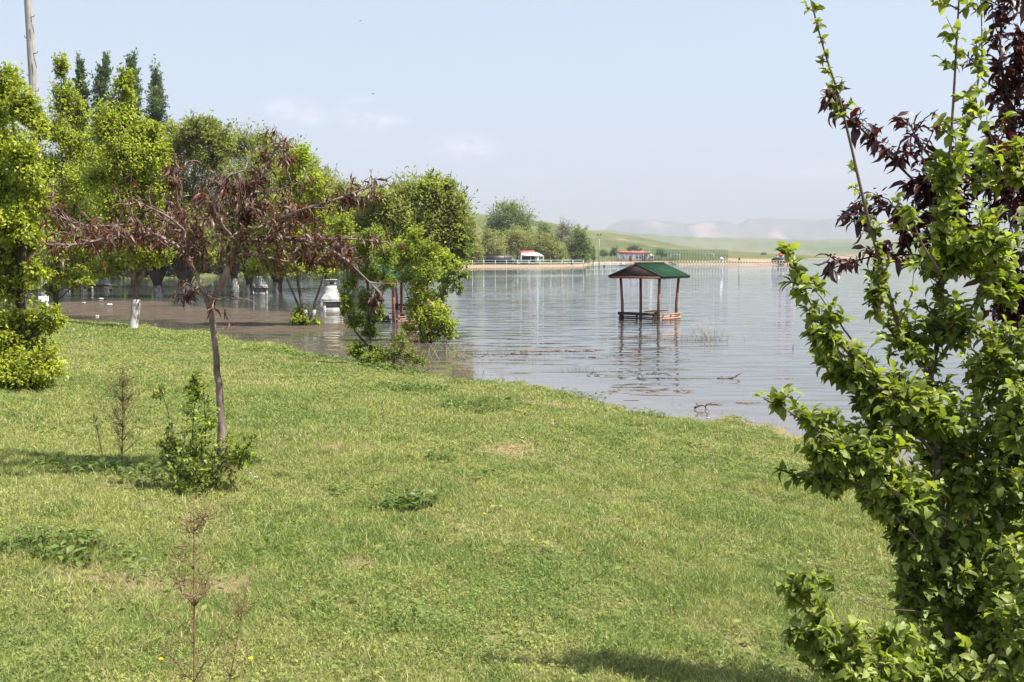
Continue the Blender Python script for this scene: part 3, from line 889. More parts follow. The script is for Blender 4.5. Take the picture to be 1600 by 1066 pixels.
blob_tree('box_elder', 'tall light green tree right of the utility pole with the highest thin top', 'tree', WP(84, 500), WP(84, 500)[1],
          [[(84, 500), (88, 440), (98, 350), (98, 230), (95, 110)], [(92, 400), (75, 330), (62, 250)], [(98, 360), (135, 290), (150, 210)]],
          [(95, 105, 11, 24, 0, 24), (98, 150, 20, 30, 0, 40), (120, 175, 18, 26, .3, 26), (85, 200, 26, 34, -.3, 44), (118, 222, 28, 34, .3, 46), (80, 265, 30, 34, .3, 46), (125, 285, 36, 40, -.4, 56), (85, 320, 34, 34, 0, 46),
           (135, 340, 34, 34, .6, 44), (95, 380, 40, 34, -.4, 50), (140, 400, 30, 28, .3, 36), (110, 430, 34, 22, .4, 36), (75, 420, 20, 26, -.6, 20), (120, 436, 24, 14, 0, 16), (80, 450, 16, 14, 0, 12), (150, 255, 24, 30, .5, 30)],
          M['lf_elder'], M['bark_dark'], .125, .07, 26, 1.6, .13, droop=.2, twr=.012, group='bright green box elders', youth=.5)

B2 = GP(207, 514)
blob_tree('box_elder', 'broad light green tree whose leaning whitewashed trunk stands at the water edge', 'tree', B2, B2[1],
          [[(206, 514), (209, 502), (213, 482), (213.5, 468), (212, 440), (205, 380), (196, 280), (190, 150)], [(213, 445), (235, 400), (243, 320), (240, 240)], [(212, 440), (180, 390), (165, 320)]],
          [(192, 130, 13, 26, 0, 24), (190, 175, 22, 28, .2, 38), (165, 195, 24, 30, -.3, 40), (215, 205, 24, 28, .3, 40), (240, 205, 14, 22, .2, 18), (243, 240, 24, 30, 0, 42), (190, 240, 34, 34, -.4, 56), (160, 275, 32, 34, .4, 48),
           (218, 280, 34, 34, .3, 56), (250, 290, 18, 28, -.2, 26), (180, 320, 34, 34, -.3, 52), (228, 335, 34, 34, .2, 50), (165, 370, 32, 30, .3, 42), (210, 380, 34, 30, -.4, 48), (245, 385, 22, 26, 0, 28),
           (178, 412, 26, 18, .2, 30), (212, 408, 26, 14, 0, 20), (240, 402, 24, 14, .2, 18), (150, 420, 22, 14, -.2, 16), (258, 400, 14, 14, 0, 10)],
          M['lf_elder'], M['bark'], .125, .07, 26, 1.6, .13, droop=.2, twr=.012, group='bright green box elders', youth=.5)
# whitewashed lower trunk as a sleeve of paint of its own
wt = bpy.data.objects[[o.name for o in bpy.data.objects if o.name.startswith('box_elder')][-1]]
Gw = Geo()
limb(Gw, [B2 - [0, 0, .1], P3(209, 502, B2[1]), P3(213, 482, B2[1]), P3(213.5, 468, B2[1])], .165, .145, 8, 9)
Gw.build('whitewash', M['whitewash_bright'], wt, smooth=True)

B3 = WP(482, 508)
t3 = blob_tree('box_elder', 'light green tree with thin splayed stems rising from a leafy tuft in brown shallows', 'tree', B3, B3[1],
               [[(482, 508), (470, 470), (462, 420), (466, 340), (470, 260)], [(480, 505), (458, 460), (440, 415), (430, 360)], [(485, 505), (495, 460), (508, 430), (500, 370), (498, 310)]],
               [(470, 245, 16, 22, 0, 26), (455, 280, 26, 30, .3, 40), (488, 285, 22, 30, -.3, 36), (498, 325, 22, 30, .2, 36), (435, 320, 30, 30, -.3, 40), (470, 330, 30, 34, .4, 46), (415, 360, 28, 30, .2, 34), (450, 375, 32, 30, -.3, 44),
                (492, 375, 30, 30, .2, 42), (430, 410, 30, 22, .2, 32), (470, 415, 30, 20, -.2, 30), (508, 415, 24, 20, .2, 22), (535, 350, 20, 24, .4, 20), (540, 385, 22, 22, .3, 22), (405, 418, 22, 16, .4, 18)],
               M['lf_elder'], M['bark'], .12, .07, 26, 1.6, .085, droop=.2, twr=.010, group='bright green box elders', youth=.45)
Gw = Geo()
for a, b, c in [((482, 510), (479, 496), (476, 484)), ((486, 509), (489, 494), (491, 484))]:
    limb(Gw, [P3(*a, B3[1] - .03), P3(*b, B3[1] - .03), P3(*c, B3[1] - .03)], .1, .085, 5, 8)
Gw.build('whitewash', M['whitewash'], t3, smooth=True)
G1, G2 = Geo(), Geo()
for (a, b, rx, rz, n) in [(466, 498, 14, 12, 22), (478, 500, 14, 11, 22), (492, 503, 9, 8, 10), (470, 486, 9, 10, 12)]:
    c = P3(a, b, B3[1]); clump_leaves(G1, G2, c, np.array([rx, rx, rz]) * B3[1] / F_PX, n, 18, .12, .075, c, youth=.2)
rt = thing('bush', B3 + [-.3, -.2, 0], 'leafy green tuft at the feet of the splayed stems in the brown water', 'bush')
G2.build('stem', M['bark'], rt); G1.build('foliage', M['lf_elder_side'], rt)

B4 = WP(660, 534)
t4 = blob_tree('box_elder', 'fresh yellow green tree standing in the water in front of the open shelter roof', 'tree', B4, B4[1],
               [[(660, 534), (658, 490), (655, 440), (648, 400), (650, 365)], [(660, 525), (685, 480), (700, 440), (705, 405)], [(659, 520), (640, 470), (625, 430)]],
               [(650, 368, 16, 18, 0, 28), (628, 385, 18, 18, .2, 26), (668, 390, 22, 22, -.2, 36), (645, 405, 26, 22, .2, 40), (690, 405, 20, 20, .2, 30), (712, 420, 16, 16, 0, 20), (670, 425, 26, 20, -.3, 40), (700, 440, 20, 14, .2, 24),
                (725, 432, 9, 9, 0, 8), (640, 432, 20, 16, .3, 22), (655, 455, 24, 18, -.2, 30), (685, 462, 18, 16, .1, 20), (620, 410, 16, 16, 0, 18), (715, 450, 12, 10, 0, 10)],
               M['lf_elder_side'], M['bark'], .10, .055, 20, 1.05, .06, droop=.25, twr=.008, group='bright green box elders', youth=.6)
G1, G2 = Geo(), Geo()
for (a, b, rx, rz, n) in [(660, 495, 26, 24, 60), (688, 500, 26, 26, 60), (650, 475, 18, 16, 26), (680, 480, 20, 14, 26), (625, 530, 14, 12, 20), (640, 515, 14, 12, 18), (700, 515, 16, 16, 26), (672, 525, 20, 10, 26), (690, 488, 14, 12, 16), (650, 484, 14, 12, 14)]:
    c = P3(a, b, B4[1] - .2); clump_leaves(G1, G2, c, np.array([rx, rx, rz]) * B4[1] / F_PX, n, 18, .10, .06, c, youth=.6)
rt = thing('bush', B4 + [.3, -.3, 0], 'round yellow green bush standing in the water below the fresh green tree', 'bush')
G2.build('stem', M['bark'], rt); G1.build('foliage', M['lf_elder_side'], rt)

B5 = GP(586, 574)
blob_tree('sapling', 'thin dark stemmed sapling with small green leaves on the bank left of the open shelter', 'tree', B5, B5[1],
          [[(586, 574), (578, 530), (575, 480), (574, 430), (578, 370)], [(580, 545), (555, 520), (545, 500), (538, 460), (536, 430)], [(578, 520), (595, 480), (600, 440)]],
          [(580, 370, 24, 18, 0, 26), (560, 395, 22, 20, .2, 28), (600, 398, 22, 20, -.2, 28), (578, 425, 20, 18, .2, 26), (600, 440, 16, 14, 0, 16), (545, 440, 14, 16, .1, 16), (540, 475, 11, 22, 0, 26), (572, 470, 14, 20, .2, 26),
           (592, 485, 12, 16, -.1, 18), (555, 500, 16, 14, 0, 18), (578, 515, 14, 16, .1, 22), (560, 545, 16, 14, -.1, 20), (590, 550, 14, 14, .1, 18), (575, 562, 20, 10, -.2, 18)],
          M['lf_sapling'], M['bark_dark'], .070, .042, 24, 1.7, .045, droop=.1, twr=.005, youth=.3)


B6 = GP(628, 577)
G1, G2 = Geo(), Geo()
for (a, b, rx, rz, n) in [(622, 548, 22, 22, 34), (600, 556, 16, 16, 20), (645, 555, 20, 18, 26), (628, 528, 14, 16, 16), (660, 565, 16, 10, 14), (575, 560, 14, 12, 12)]:
    c = P3(a, b, B6[1]); clump_leaves(G1, G2, c, np.array([rx, rx, rz]) * B6[1] / F_PX, n, 15, .06, .03, c, youth=.4)
rt = thing('bush', B6, 'loose small leaved bush on the bank right of the dark sapling', 'bush')
G2.build('stem', M['bark_dark'], rt); G1.build('foliage', M['lf_sapling'], rt)


# --- pollarded willows standing in the flood
def willow(px, py, half, label, stem_h, blobs, y=None, dens=1.0, wash=True, ln=.26):
    b = WP(px, py); y = b[1]; sc = y / F_PX
    root = thing('willow', b, label, 'tree', 'pollarded willows standing in the flood')
    Gb, Gl = Geo(), Geo()
    w = half * sc
    topz = stem_h
    # stout, fluted trunk that widens to a knobbly head
    k, sd = 9, 12
    t = np.linspace(0, 1, k)
    rad = w * (1.05 - .25 * np.sin(t * math.pi) + .75 * smooth01((t - .55) / .45))
    pts = np.stack([b[0] + np.sin(t * 3 + px) * w * .15, np.full(k, y), -.5 + t * (topz + .5)], 1)
    ang = np.arange(sd) * 2 * math.pi / sd
    fl = 1 + .13 * np.sin(ang * 3 + px) + .08 * np.sin(ang * 5)
    v = pts[:, None] + np.stack([np.cos(ang)[None] * rad[:, None] * fl, np.sin(ang)[None] * rad[:, None] * fl, np.zeros((k, sd))], -1)
    i = np.arange(k - 1)[:, None] * sd + np.arange(sd)[None]; i2 = np.arange(k - 1)[:, None] * sd + (np.arange(sd)[None] + 1) % sd
    Gb.add(v.reshape(-1, 3), np.stack([i, i2, i2 + sd, i + sd], -1).reshape(-1, 4))
    head = np.array([b[0], y, topz])
    for _ in range(15):
        a = RNG.uniform(0, 2 * math.pi)
        e = head + np.array([math.cos(a) * w * 3.2, math.sin(a) * w * 3.2, RNG.uniform(1.5, 3.0)])
        s0 = head + np.array([math.cos(a) * w * .9, math.sin(a) * w * .9, -.35])
        limb(Gb, [s0, (s0 + e) / 2 + [math.cos(a) * w * .6, math.sin(a) * w * .6, -.1], e], w * .26, w * .09, 6, 5)
    for (bx, bz, rx, rz, dy, n) in blobs:
        n = int(n * 1.9)
        c = P3(bx, bz, y + dy)
        r = np.array([rx * sc, rx * sc * .95, rz * sc])
        limb(Gb, [head, (head + c) / 2 + [0, 0, -.2], c], w * .22, w * .07, 7, 5, .04)
        clump_leaves(Gl, Gb, c, r, int(n * dens), 22, ln, ln * .30, b, 'kite', .0, .014, .13, up=.55, youth=.35)
    for k_ in range(5):          # young growth drooping round the pollard head
        a = k_ * .9 + px; c = head + np.array([math.cos(a) * 1.9, 1.0 + math.sin(a) * 1.5, 1.35 + .35 * math.sin(px + k_ * 2)])
        clump_leaves(Gl, Gb, c, np.array([1.15, 1.1, .8]), 24, 20, ln * .9, ln * .28, b, 'kite', .3, .012, .16, up=.1, youth=.3)
    Gb.build('trunk', M['bark_dark'], root, smooth=True)
    if wash:
        G = Geo(); kk = 4; tt = np.linspace(0, 1, kk)
        rr = np.interp(-.2 + tt * .95, -.5 + t * (topz + .5), rad) + .025
        v = np.stack([b[0] + np.sin(0 + px) * w * .15 + np.cos(ang)[None] * rr[:, None] * fl, y + np.sin(ang)[None] * rr[:, None] * fl, np.repeat((-.2 + tt * .95)[:, None], sd, 1) + .05 * np.sin(ang * 4)[None] * (tt[:, None] > .9)], -1)
        i = np.arange(kk - 1)[:, None] * sd + np.arange(sd)[None]; i2 = np.arange(kk - 1)[:, None] * sd + (np.arange(sd)[None] + 1) % sd
        G.add(v.reshape(-1, 3), np.stack([i, i2, i2 + sd, i + sd], -1).reshape(-1, 4)).build('whitewash', M['whitewash'], root, smooth=True)
    Gl.build('crown', M['lf_willow'], root)


willow(103, 455, 6.5, 'pollarded willow trunk with whitewashed foot, leftmost in the flooded row', 1.7,
       [(100, 330, 50, 50, 0, 60), (80, 380, 45, 36, -1, 44), (120, 395, 40, 24, 1, 36), (60, 300, 50, 50, 1, 40), (110, 270, 50, 40, 0, 40)], dens=.8)
willow(131, 456, 4.2, 'narrow dark willow trunk right behind the first dark bench', 1.8, [(130, 350, 40, 44, 0, 44), (150, 400, 30, 20, 0, 24), (140, 280, 44, 40, 0, 40)], dens=.8)
willow(142, 452, 4.5, 'willow with dark knobbly head between the two dark benches', 2.1, [(150, 320, 44, 44, 1, 44), (165, 390, 34, 26, 1, 28)], dens=.8)
willow(165, 447, 6.5, 'willow with fanned boughs behind the right end of the long bench', 1.9, [(170, 350, 46, 46, 1, 44), (180, 270, 50, 44, 0, 44), (190, 400, 34, 22, -1, 24)], dens=.8)
willow(247, 464, 7.5, 'stout willow with broad dark head and whitewashed foot right of the leaning white trunk', 1.75,
       [(245, 360, 44, 44, 0, 60), (225, 395, 36, 22, -1, 32), (270, 395, 36, 24, 1, 32), (255, 290, 46, 50, 1, 60), (280, 235, 36, 34, 0, 46), (230, 250, 40, 40, 1, 36), (300, 215, 26, 24, 0, 36), (275, 205, 18, 16, 1, 20)])
willow(291, 464, 9, 'wide willow trunk left of the purple tree fork with a white foot', 1.8,
       [(295, 350, 46, 46, 0, 60), (320, 395, 36, 24, 1, 30), (300, 290, 46, 46, 1, 60), (330, 240, 40, 34, 0, 60), (310, 205, 30, 22, -1, 42), (345, 215, 26, 24, 0, 36), (330, 195, 16, 12, 0, 16)])
willow(366, 449, 6, 'dark willow trunk half hidden behind the right fork of the purple tree', 2.0,
       [(365, 340, 46, 50, 0, 56), (385, 395, 34, 24, 1, 28), (365, 275, 44, 44, 0, 60), (385, 225, 34, 26, 0, 46), (405, 222, 20, 18, 0, 22), (360, 230, 26, 24, 0, 34)])
willow(389, 462, 5.5, 'willow trunk just left of the small concrete fireplace', 1.8, [(395, 370, 36, 44, 0, 50), (400, 300, 40, 44, 0, 56), (410, 255, 30, 26, 0, 40)])
willow(433, 458, 8, 'dark willow with spreading head right of the small concrete fireplace', 1.7,
       [(435, 370, 40, 44, 0, 56), (420, 300, 46, 50, 1, 56), (460, 320, 40, 50, 0, 50), (480, 300, 40, 40, 1, 46), (400, 395, 30, 22, 0, 22), (470, 395, 30, 22, 0, 22), (440, 250, 34, 30, 1, 50), (415, 228, 24, 22, 0, 34), (475, 262, 30, 24, 1, 40), (500, 285, 28, 24, 0, 34)])
willow(555, 452, 6, 'dark willow trunk standing in bright water right of the large concrete fireplace', 2.3,
       [(550, 350, 36, 44, 0, 50), (535, 320, 30, 36, 0, 40), (580, 360, 30, 34, 0, 34), (520, 310, 24, 26, 1, 20), (570, 325, 26, 26, 0, 28)], wash=False)
willow(512, 455, 5, 'slender willow half hidden behind the large concrete fireplace', 1.9, [(500, 330, 40, 46, 0, 60), (520, 375, 38, 34, 0, 46), (515, 296, 30, 28, 0, 44), (545, 310, 26, 26, 0, 34), (540, 400, 26, 18, 0, 22)], wash=False)
willow(210, 449, 5, 'dark willow trunk seen behind the leaning whitewashed trunk', 1.9, [(215, 340, 46, 50, 0, 50), (240, 260, 40, 44, 0, 46), (265, 215, 24, 22, 0, 26), (215, 395, 40, 22, 0, 26)], wash=False)
willow(654, 477, 12, 'huge round headed willow with thick trunk behind the open shelter', 1.9,
       [(650, 350, 60, 60, 0, 120), (600, 345, 50, 56, 1, 80), (700, 345, 42, 56, 0, 90), (570, 350, 36, 46, 1, 44), (680, 300, 38, 24, 0, 60), (640, 305, 40, 22, 1, 54), (595, 310, 30, 18, 0, 30), (720, 380, 22, 26, 0, 34),
        (620, 395, 46, 30, -1, 44), (690, 400, 44, 26, 1, 40), (712, 325, 20, 26, 0, 28), (675, 286, 16, 12, 0, 16), (700, 292, 12, 10, 0, 10)], dens=1.1)


# --- slim poplars behind
def poplar(px, top, w, label, y=118):
    b = P3(px, 430, y); b[2] = .3; sc = y / F_PX
    blobs = []
    hh = 400 - top
    for k in range(9):
        t = k / 8
        blobs.append((px + RNG.normal() * w * .03 + (.5 - t) * w * .1, top + 14 + t * hh * .8, w * (.22 + .50 * math.sin(min(1, t * 1.5 + .05) * math.pi / 2)), hh * .10, RNG.normal() * .5, 26))
    blob_tree('poplar', label, 'tree', b, y, [[(px, 432), (px, 300), (px + 1, top + 12)]], blobs, M['lf_poplar'], M['bark'], .32, .18, 22, 2.3, .3, group='tall slim poplars',
              droop=-.2, twr=.02, up=.9, youth=0, sides=6)


poplar(124, 104, 30, 'slim dark poplar, leftmost of the four spires above the light green trees')
poplar(160, 98, 38, 'broadest dark poplar spire with a pointed top')
poplar(204, 98, 36, 'tallest dark poplar spire with a second small tip at its left')
poplar(243, 119, 38, 'dark poplar spire furthest right with a blunt double top')

# --- the dense wood on the bank behind the flooded willows
G1, G2 = Geo(), Geo()
for i in range(46):
    px = -420 + i * 24 + RNG.uniform(-9, 9); y = float(far_shore_y(px)) + RNG.uniform(4, 22)
    top = RNG.uniform(285, 330) if px < 400 else RNG.uniform(345, 365)
    c = P3(px, (top + 405) / 2, y); sc = y / F_PX
    r = np.array([30 * sc, 5.5, (405 - top) / 2 * sc + 1.6]); c = c - [0, 1.5, .8]
    clump_leaves(G1, G2, c, r, 130, 16, .5, .3, c, youth=0, twr=.03, spread=.2, rad_twig=False)
    q = c.copy(); q[2] = 0
    limb(G2, [q, c], .25, .12, 5, 5)
    clump_leaves(G1, G2, np.array([c[0], float(far_shore_y(px)) + RNG.uniform(-.5, 1.5), 1.5]), np.array([30 * sc, 20 * sc, 2.3]), 80, 14, .5, .3, c, youth=0, spread=.3, rad_twig=False)
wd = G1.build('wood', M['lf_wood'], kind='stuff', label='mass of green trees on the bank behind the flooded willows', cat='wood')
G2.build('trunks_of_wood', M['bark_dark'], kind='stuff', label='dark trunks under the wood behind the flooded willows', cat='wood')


# --- trees on the far spit
def far_tree(name, label, px, base_py, y, blobs, lm, tr=.25, ln=.55, per=16, dens=2.2, group='trees on the far bank', up=.3):
    z = float(far_z(np.array([float(px)]), np.array([float(y)]))[0])
    b = P3(px, base_py, y); b[2] = z
    top = min(q[1] for q in blobs)
    if tr >= .2:
        blobs = [(q[0], q[1] + q[3] * .2, q[2] * 1.3, q[3] * 1.3, q[4], int(q[5] * 1.5)) for q in blobs]
    blob_tree(name, label, 'tree', b, y, [[(px, base_py), (px + 1, (base_py + top) / 2), (px, top)]], blobs, lm, M['bark'], ln, ln * .6, per, dens, tr, group=group, up=up, twr=.03, youth=0, sides=5)


far_tree('tree', 'big rounded green tree with a lattice mast in front, highest on the far bank', 797, 409, 330,
         [(797, 335, 26, 20, 0, 50), (780, 345, 18, 20, 1, 34), (815, 345, 18, 22, 0, 36), (797, 360, 34, 20, 2, 50), (770, 355, 12, 18, 0, 18), (826, 362, 10, 16, 0, 14), (795, 322, 14, 10, 0, 16)], M['lf_far'], .4, .6)
far_tree('willow', 'olive green low willow over the dark shade at the left end of the white railing', 762, 411, 252,
         [(762, 380, 20, 18, 0, 40), (748, 388, 14, 16, 1, 22), (778, 385, 14, 16, -1, 24), (765, 366, 12, 9, 0, 14), (740, 392, 10, 14, 0, 12)], M['lf_farwillow'], .3, .42)
far_tree('willow', 'wide olive green willow directly behind the red roofed hut', 808, 411, 262,
         [(808, 376, 22, 18, 0, 44), (790, 382, 16, 16, 1, 28), (826, 382, 18, 18, -1, 34), (805, 364, 16, 9, 0, 18), (842, 390, 14, 12, 0, 18)], M['lf_farwillow'], .3, .42)
far_tree('willow', 'yellowish willow right of the red roofed hut', 860, 412, 258,
         [(860, 385, 15, 16, 0, 34), (850, 375, 10, 12, 1, 16), (874, 392, 12, 12, 0, 22), (862, 398, 16, 8, 0, 16)], M['lf_farwillow'], .25, .42)
far_tree('willow', 'pale olive willow where the far bank meets the big round willow', 738, 412, 235,
         [(736, 372, 14, 22, 0, 40), (728, 390, 14, 18, 1, 30), (745, 392, 12, 14, 0, 24), (735, 350, 9, 12, 0, 14)], M['lf_farwillow'], .3, .42)
far_tree('tree', 'mid green tree with pointed top between the big tree and the pale one', 852, 408, 320,
         [(852, 355, 8, 9, 0, 16), (850, 368, 13, 14, 0, 30), (864, 374, 12, 12, 1, 22), (840, 372, 10, 12, 0, 18), (852, 390, 16, 12, 0, 18)], M['lf_far'], .25, .5)
far_tree('tree', 'pale almost leafless tree among the green ones on the far bank', 884, 410, 290,
         [(882, 352, 11, 10, 0, 26), (890, 362, 10, 12, 1, 22), (875, 366, 9, 12, 0, 18), (888, 376, 12, 12, 0, 20)], M['lf_farbare'], .3, .34, 9)
far_tree('tree', 'dark green tree at the right end of the far bank trees', 908, 411, 268,
         [(908, 362, 10, 11, 0, 24), (900, 380, 13, 14, 0, 32), (914, 384, 12, 16, 0, 32), (906, 397, 14, 10, 0, 22), (895, 396, 10, 9, 0, 14)], M['lf_far'], .3, .45)
far_tree('conifer', 'small dark pointed tree just left of the tall lamp mast', 927, 409, 300, [(927, 396, 3.2, 6, 0, 14), (927, 390, 1.8, 5, 0, 8), (927, 402, 4, 5, 0, 12)], M['lf_poplar'], .1, .35, 12, up=.8)
far_tree('bush', 'grey green bush just right of the tall lamp mast', 941, 403, 400, [(941, 395, 7, 6, 0, 30), (946, 397, 5, 4, 0, 12)], M['lf_poplar'], .1, .4, 12)
far_tree('tree', 'small bright green tree left of the white building', 960, 402, 400, [(960, 390, 6, 6, 0, 26), (963, 396, 7, 5, 0, 22), (955, 396, 5, 5, 0, 14)], M['lf_far'], .1, .4, 12)
far_tree('tree', 'dark green tree top showing above the roof of the white building', 991, 400, 430, [(991, 387, 9, 5, 0, 30), (984, 390, 6, 4, 0, 14), (998, 390, 6, 4, 0, 14)], M['lf_poplar'], .15, .4, 12)
far_tree('tree', 'small round tree right of the white building', 1031, 404, 380, [(1031, 394, 8, 6, 0, 34), (1037, 398, 6, 4, 0, 14)], M['lf_poplar'], .1, .4, 12)
far_tree('bush', 'lone round grey bush on the bank left of the red awning', 1193, 402, 520, [(1193, 397.5, 5, 4, 0, 26)], M['lf_poplar'], .1, .4, 12)


# ------------------------------------------------------------------ left purple peach tree
def traced_tree(name, label, base, d0, trunkpts, limbs, leafpts, lm, bm, lnw, kind, n_tw, per, tr, twlen, droop, twr=.003, sides=7, youth=.3, cat='tree', spur=0.0, group=None, curl=.35, trunk_k=14, skip_build=False):
    """limbs: list of polylines of (px,py,dist); twigs sprout along limbs and leafpts (dense areas)"""
    root = thing(name, base, label, cat, group)
    Gb, Gl = Geo(), Geo()
    segs = []
    for i, st in enumerate([trunkpts] + limbs):
        opt = {}
        if isinstance(st, tuple): st, opt = st
        pts = [P3(a, b, c) for a, b, c in st]
        r0 = opt.get('r', tr if i == 0 else tr * .5)
        r1 = opt.get('r1', r0 * (.6 if i == 0 else .25))
        q = limb(Gb, pts, r0, r1, trunk_k, sides, r0 * .12)
        if i > 0 or opt.get('leafy'):
            segs.append((q, opt.get('w', 1.0), opt.get('from', .0), opt.get('tl', twlen), opt.get('ls', 1.0)))
    # twigs
    S, E, TL = [], [], []
    tot = sum(np.linalg.norm(np.diff(q, axis=0), axis=1).sum() * w for q, w, _, _, _ in segs)
    LS = []
    for q, w, fr, tl, ls in segs:
        ln_ = np.linalg.norm(np.diff(q, axis=0), axis=1).sum() * w
        n = max(3, int(n_tw * ln_ / tot))
        t = RNG.uniform(fr, 1, n) * (len(q) - 1)
        i0 = np.minimum(t.astype(int), len(q) - 2); f = (t - i0)[:, None]
        p = q[i0] * (1 - f) + q[i0 + 1] * f
        ax = q[i0 + 1] - q[i0]; ax /= np.linalg.norm(ax, axis=1, keepdims=True)
        d = ax * .7 + unit(n) * .9 + np.array([0, 0, .25]); d /= np.linalg.norm(d, axis=1, keepdims=True)
        e = p + d * (tl * RNG.uniform(.25, 1.1, (n, 1)))
        S.append(p); E.append(e); LS.append(np.full(n, ls))
    for (a, b, c, rx, rz, n) in leafpts:
        LS.append(np.ones(n))
        cc = P3(a, b, c); sc = c / F_PX
        d = unit(n); e = cc + d * np.array([rx * sc, rx * sc * 1.0, rz * sc]) * RNG.uniform(.3, 1, (n, 1)) ** .6
        S.append(e - (d * .6 + np.array([0, 0, .5])) * twlen * RNG.uniform(.5, 1.0, (n, 1))); E.append(e)
    S = np.concatenate(S); E = np.concatenate(E); n = len(S)
    mid = (S + E) / 2 + RNG.normal(size=(n, 3)) * twlen * .06
    Gb.tubes(np.stack([S, mid, E], 1), np.tile([twr * 1.5, twr, twr * .5], (n, 1)), 4)
    t = RNG.uniform(.1, 1.02, (n, per, 1))
    if spur: t = np.clip(np.round(t * spur) / spur + RNG.normal(size=t.shape) * .03, .1, 1.02)
    p = (1 - t) ** 2 * S[:, None] + 2 * t * (1 - t) * mid[:, None] + t ** 2 * E[:, None]
    tw = (E - S) / (np.linalg.norm(E - S, axis=1, keepdims=True) + 1e-9)
    D = tw[:, None] * .6 + RNG.normal(size=p.shape) * .75 + np.array([0, 0, -droop])
    Nn = np.array([0, 0, 1.0]) + RNG.normal(size=p.shape) * .45
    m = n * per
    rnd = np.clip(np.repeat(RNG.normal(.45, .15, n), per) + RNG.normal(0, .2, m), 0, 1)
    age = np.clip((t.ravel() - .7) * 3, 0, 1) * youth * RNG.uniform(0, 1.6, m)
    size = RNG.uniform(.3, 1.0, m) ** .8 * 1.2 * (1 - .35 * np.clip(age, 0, 1)) * np.repeat(np.concatenate(LS), per)
    Gl.leaves(p.reshape(-1, 3), D.reshape(-1, 3), Nn.reshape(-1, 3), lnw[0] * size, lnw[1] * size, rnd, np.clip(age, 0, 1), kind, curl)
    if skip_build: return root, Gb, Gl
    Gb.build('trunk', bm, root, smooth=True)
    Gl.build('crown', lm, root, smooth=True)
    return root


PB = GP(344, 742)
d = PB[1]
print('purple tree dist', PB)
traced_tree('peach_tree', 'small purple leaved tree with forked pinkish trunk in the middle of the lawn', PB, d,
            [(346, 748, d), (345, 700, d), (346, 655, d), (341, 600, d), (336, 545, d), (331, 500, d), (328, 476, d)],
            [([(328, 482, d), (314, 445, d), (296, 405, d - .1), (270, 375, d - .1), (235, 362, d - .2), (200, 362, d - .3), (150, 378, d - .4), (105, 385, d - .4), (70, 382, d - .5)], {'r': .027, 'from': .42}),
             ([(328, 482, d), (347, 440, d), (368, 395, d), (385, 345, d + .1), (396, 300, d + .1), (415, 255, d + .2), (445, 212, d + .2)], {'r': .034, 'from': .42}),
             ([(262, 372, d), (215, 350, d + .3), (150, 355, d + .4), (100, 345, d + .4), (72, 320, d + .5), (85, 300, d + .5)], {'r': .018}),
             ([(300, 410, d), (285, 370, d + .2), (262, 335, d + .3), (270, 300, d + .3), (285, 262, d + .3), (270, 250, d + .3)], {'r': .022}),
             ([(372, 385, d), (345, 350, d - .3), (330, 320, d - .4), (345, 285, d - .4), (365, 270, d - .4)], {'r': .024}),
             ([(380, 365, d), (420, 350, d - .2), (460, 330, d - .2), (510, 318, d - .2), (545, 305, d - .1), (585, 288, d), (600, 292, d)], {'r': .024, 'from': .2}),
             ([(385, 375, d), (430, 372, d + .3), (480, 375, d + .4), (530, 372, d + .4), (575, 375, d + .4), (605, 378, d + .4)], {'r': .022}),
             ([(440, 372, d + .2), (485, 378, d), (520, 392, d - .1), (548, 410, d - .1), (570, 436, d - .1), (590, 450, d - .1), (600, 470, d - .1)], {'r': .02, 'w': .35}),
             ([(296, 405, d), (290, 360, d - .5), (250, 330, d - .8), (200, 310, d - .8), (185, 320, d - .8)], {'r': .018}),
             ([(370, 395, d), (405, 400, d + .2), (450, 410, d + .3), (500, 405, d + .3), (548, 405, d + .3)], {'r': .016}),
             ([(350, 435, d), (320, 415, d + .3), (300, 440, d + .4), (285, 480, d + .4)], {'r': .012, 'w': .4}),
             ([(396, 300, d), (430, 300, d + .3), (465, 285, d + .3)], {'r': .012}),
             ([(320, 460, d), (345, 470, d - .2), (385, 465, d - .3), (400, 475, d - .3)], {'r': .01, 'w': .3})],
            [(330, 375, d, 95, 34, 54), (290, 325, d, 60, 50, 40), (430, 335, d, 76, 44, 50), (270, 270, d + .2, 14, 26, 14), (350, 280, d, 26, 24, 14), (120, 350, d, 60, 30, 24), (560, 300, d, 36, 14, 16), (450, 235, d, 14, 24, 10), (380, 310, d, 50, 50, 50), (200, 365, d, 90, 26, 60), (500, 385, d + .2, 70, 26, 60), (285, 450, d + .3, 26, 22, 14), (585, 462, d, 14, 12, 10)],
            M['lf_peach'], M['bark_pink'], (.112, .025), 'lance', 300, 6, .042, .22, .75, twr=.0032, youth=.35, sides=9)

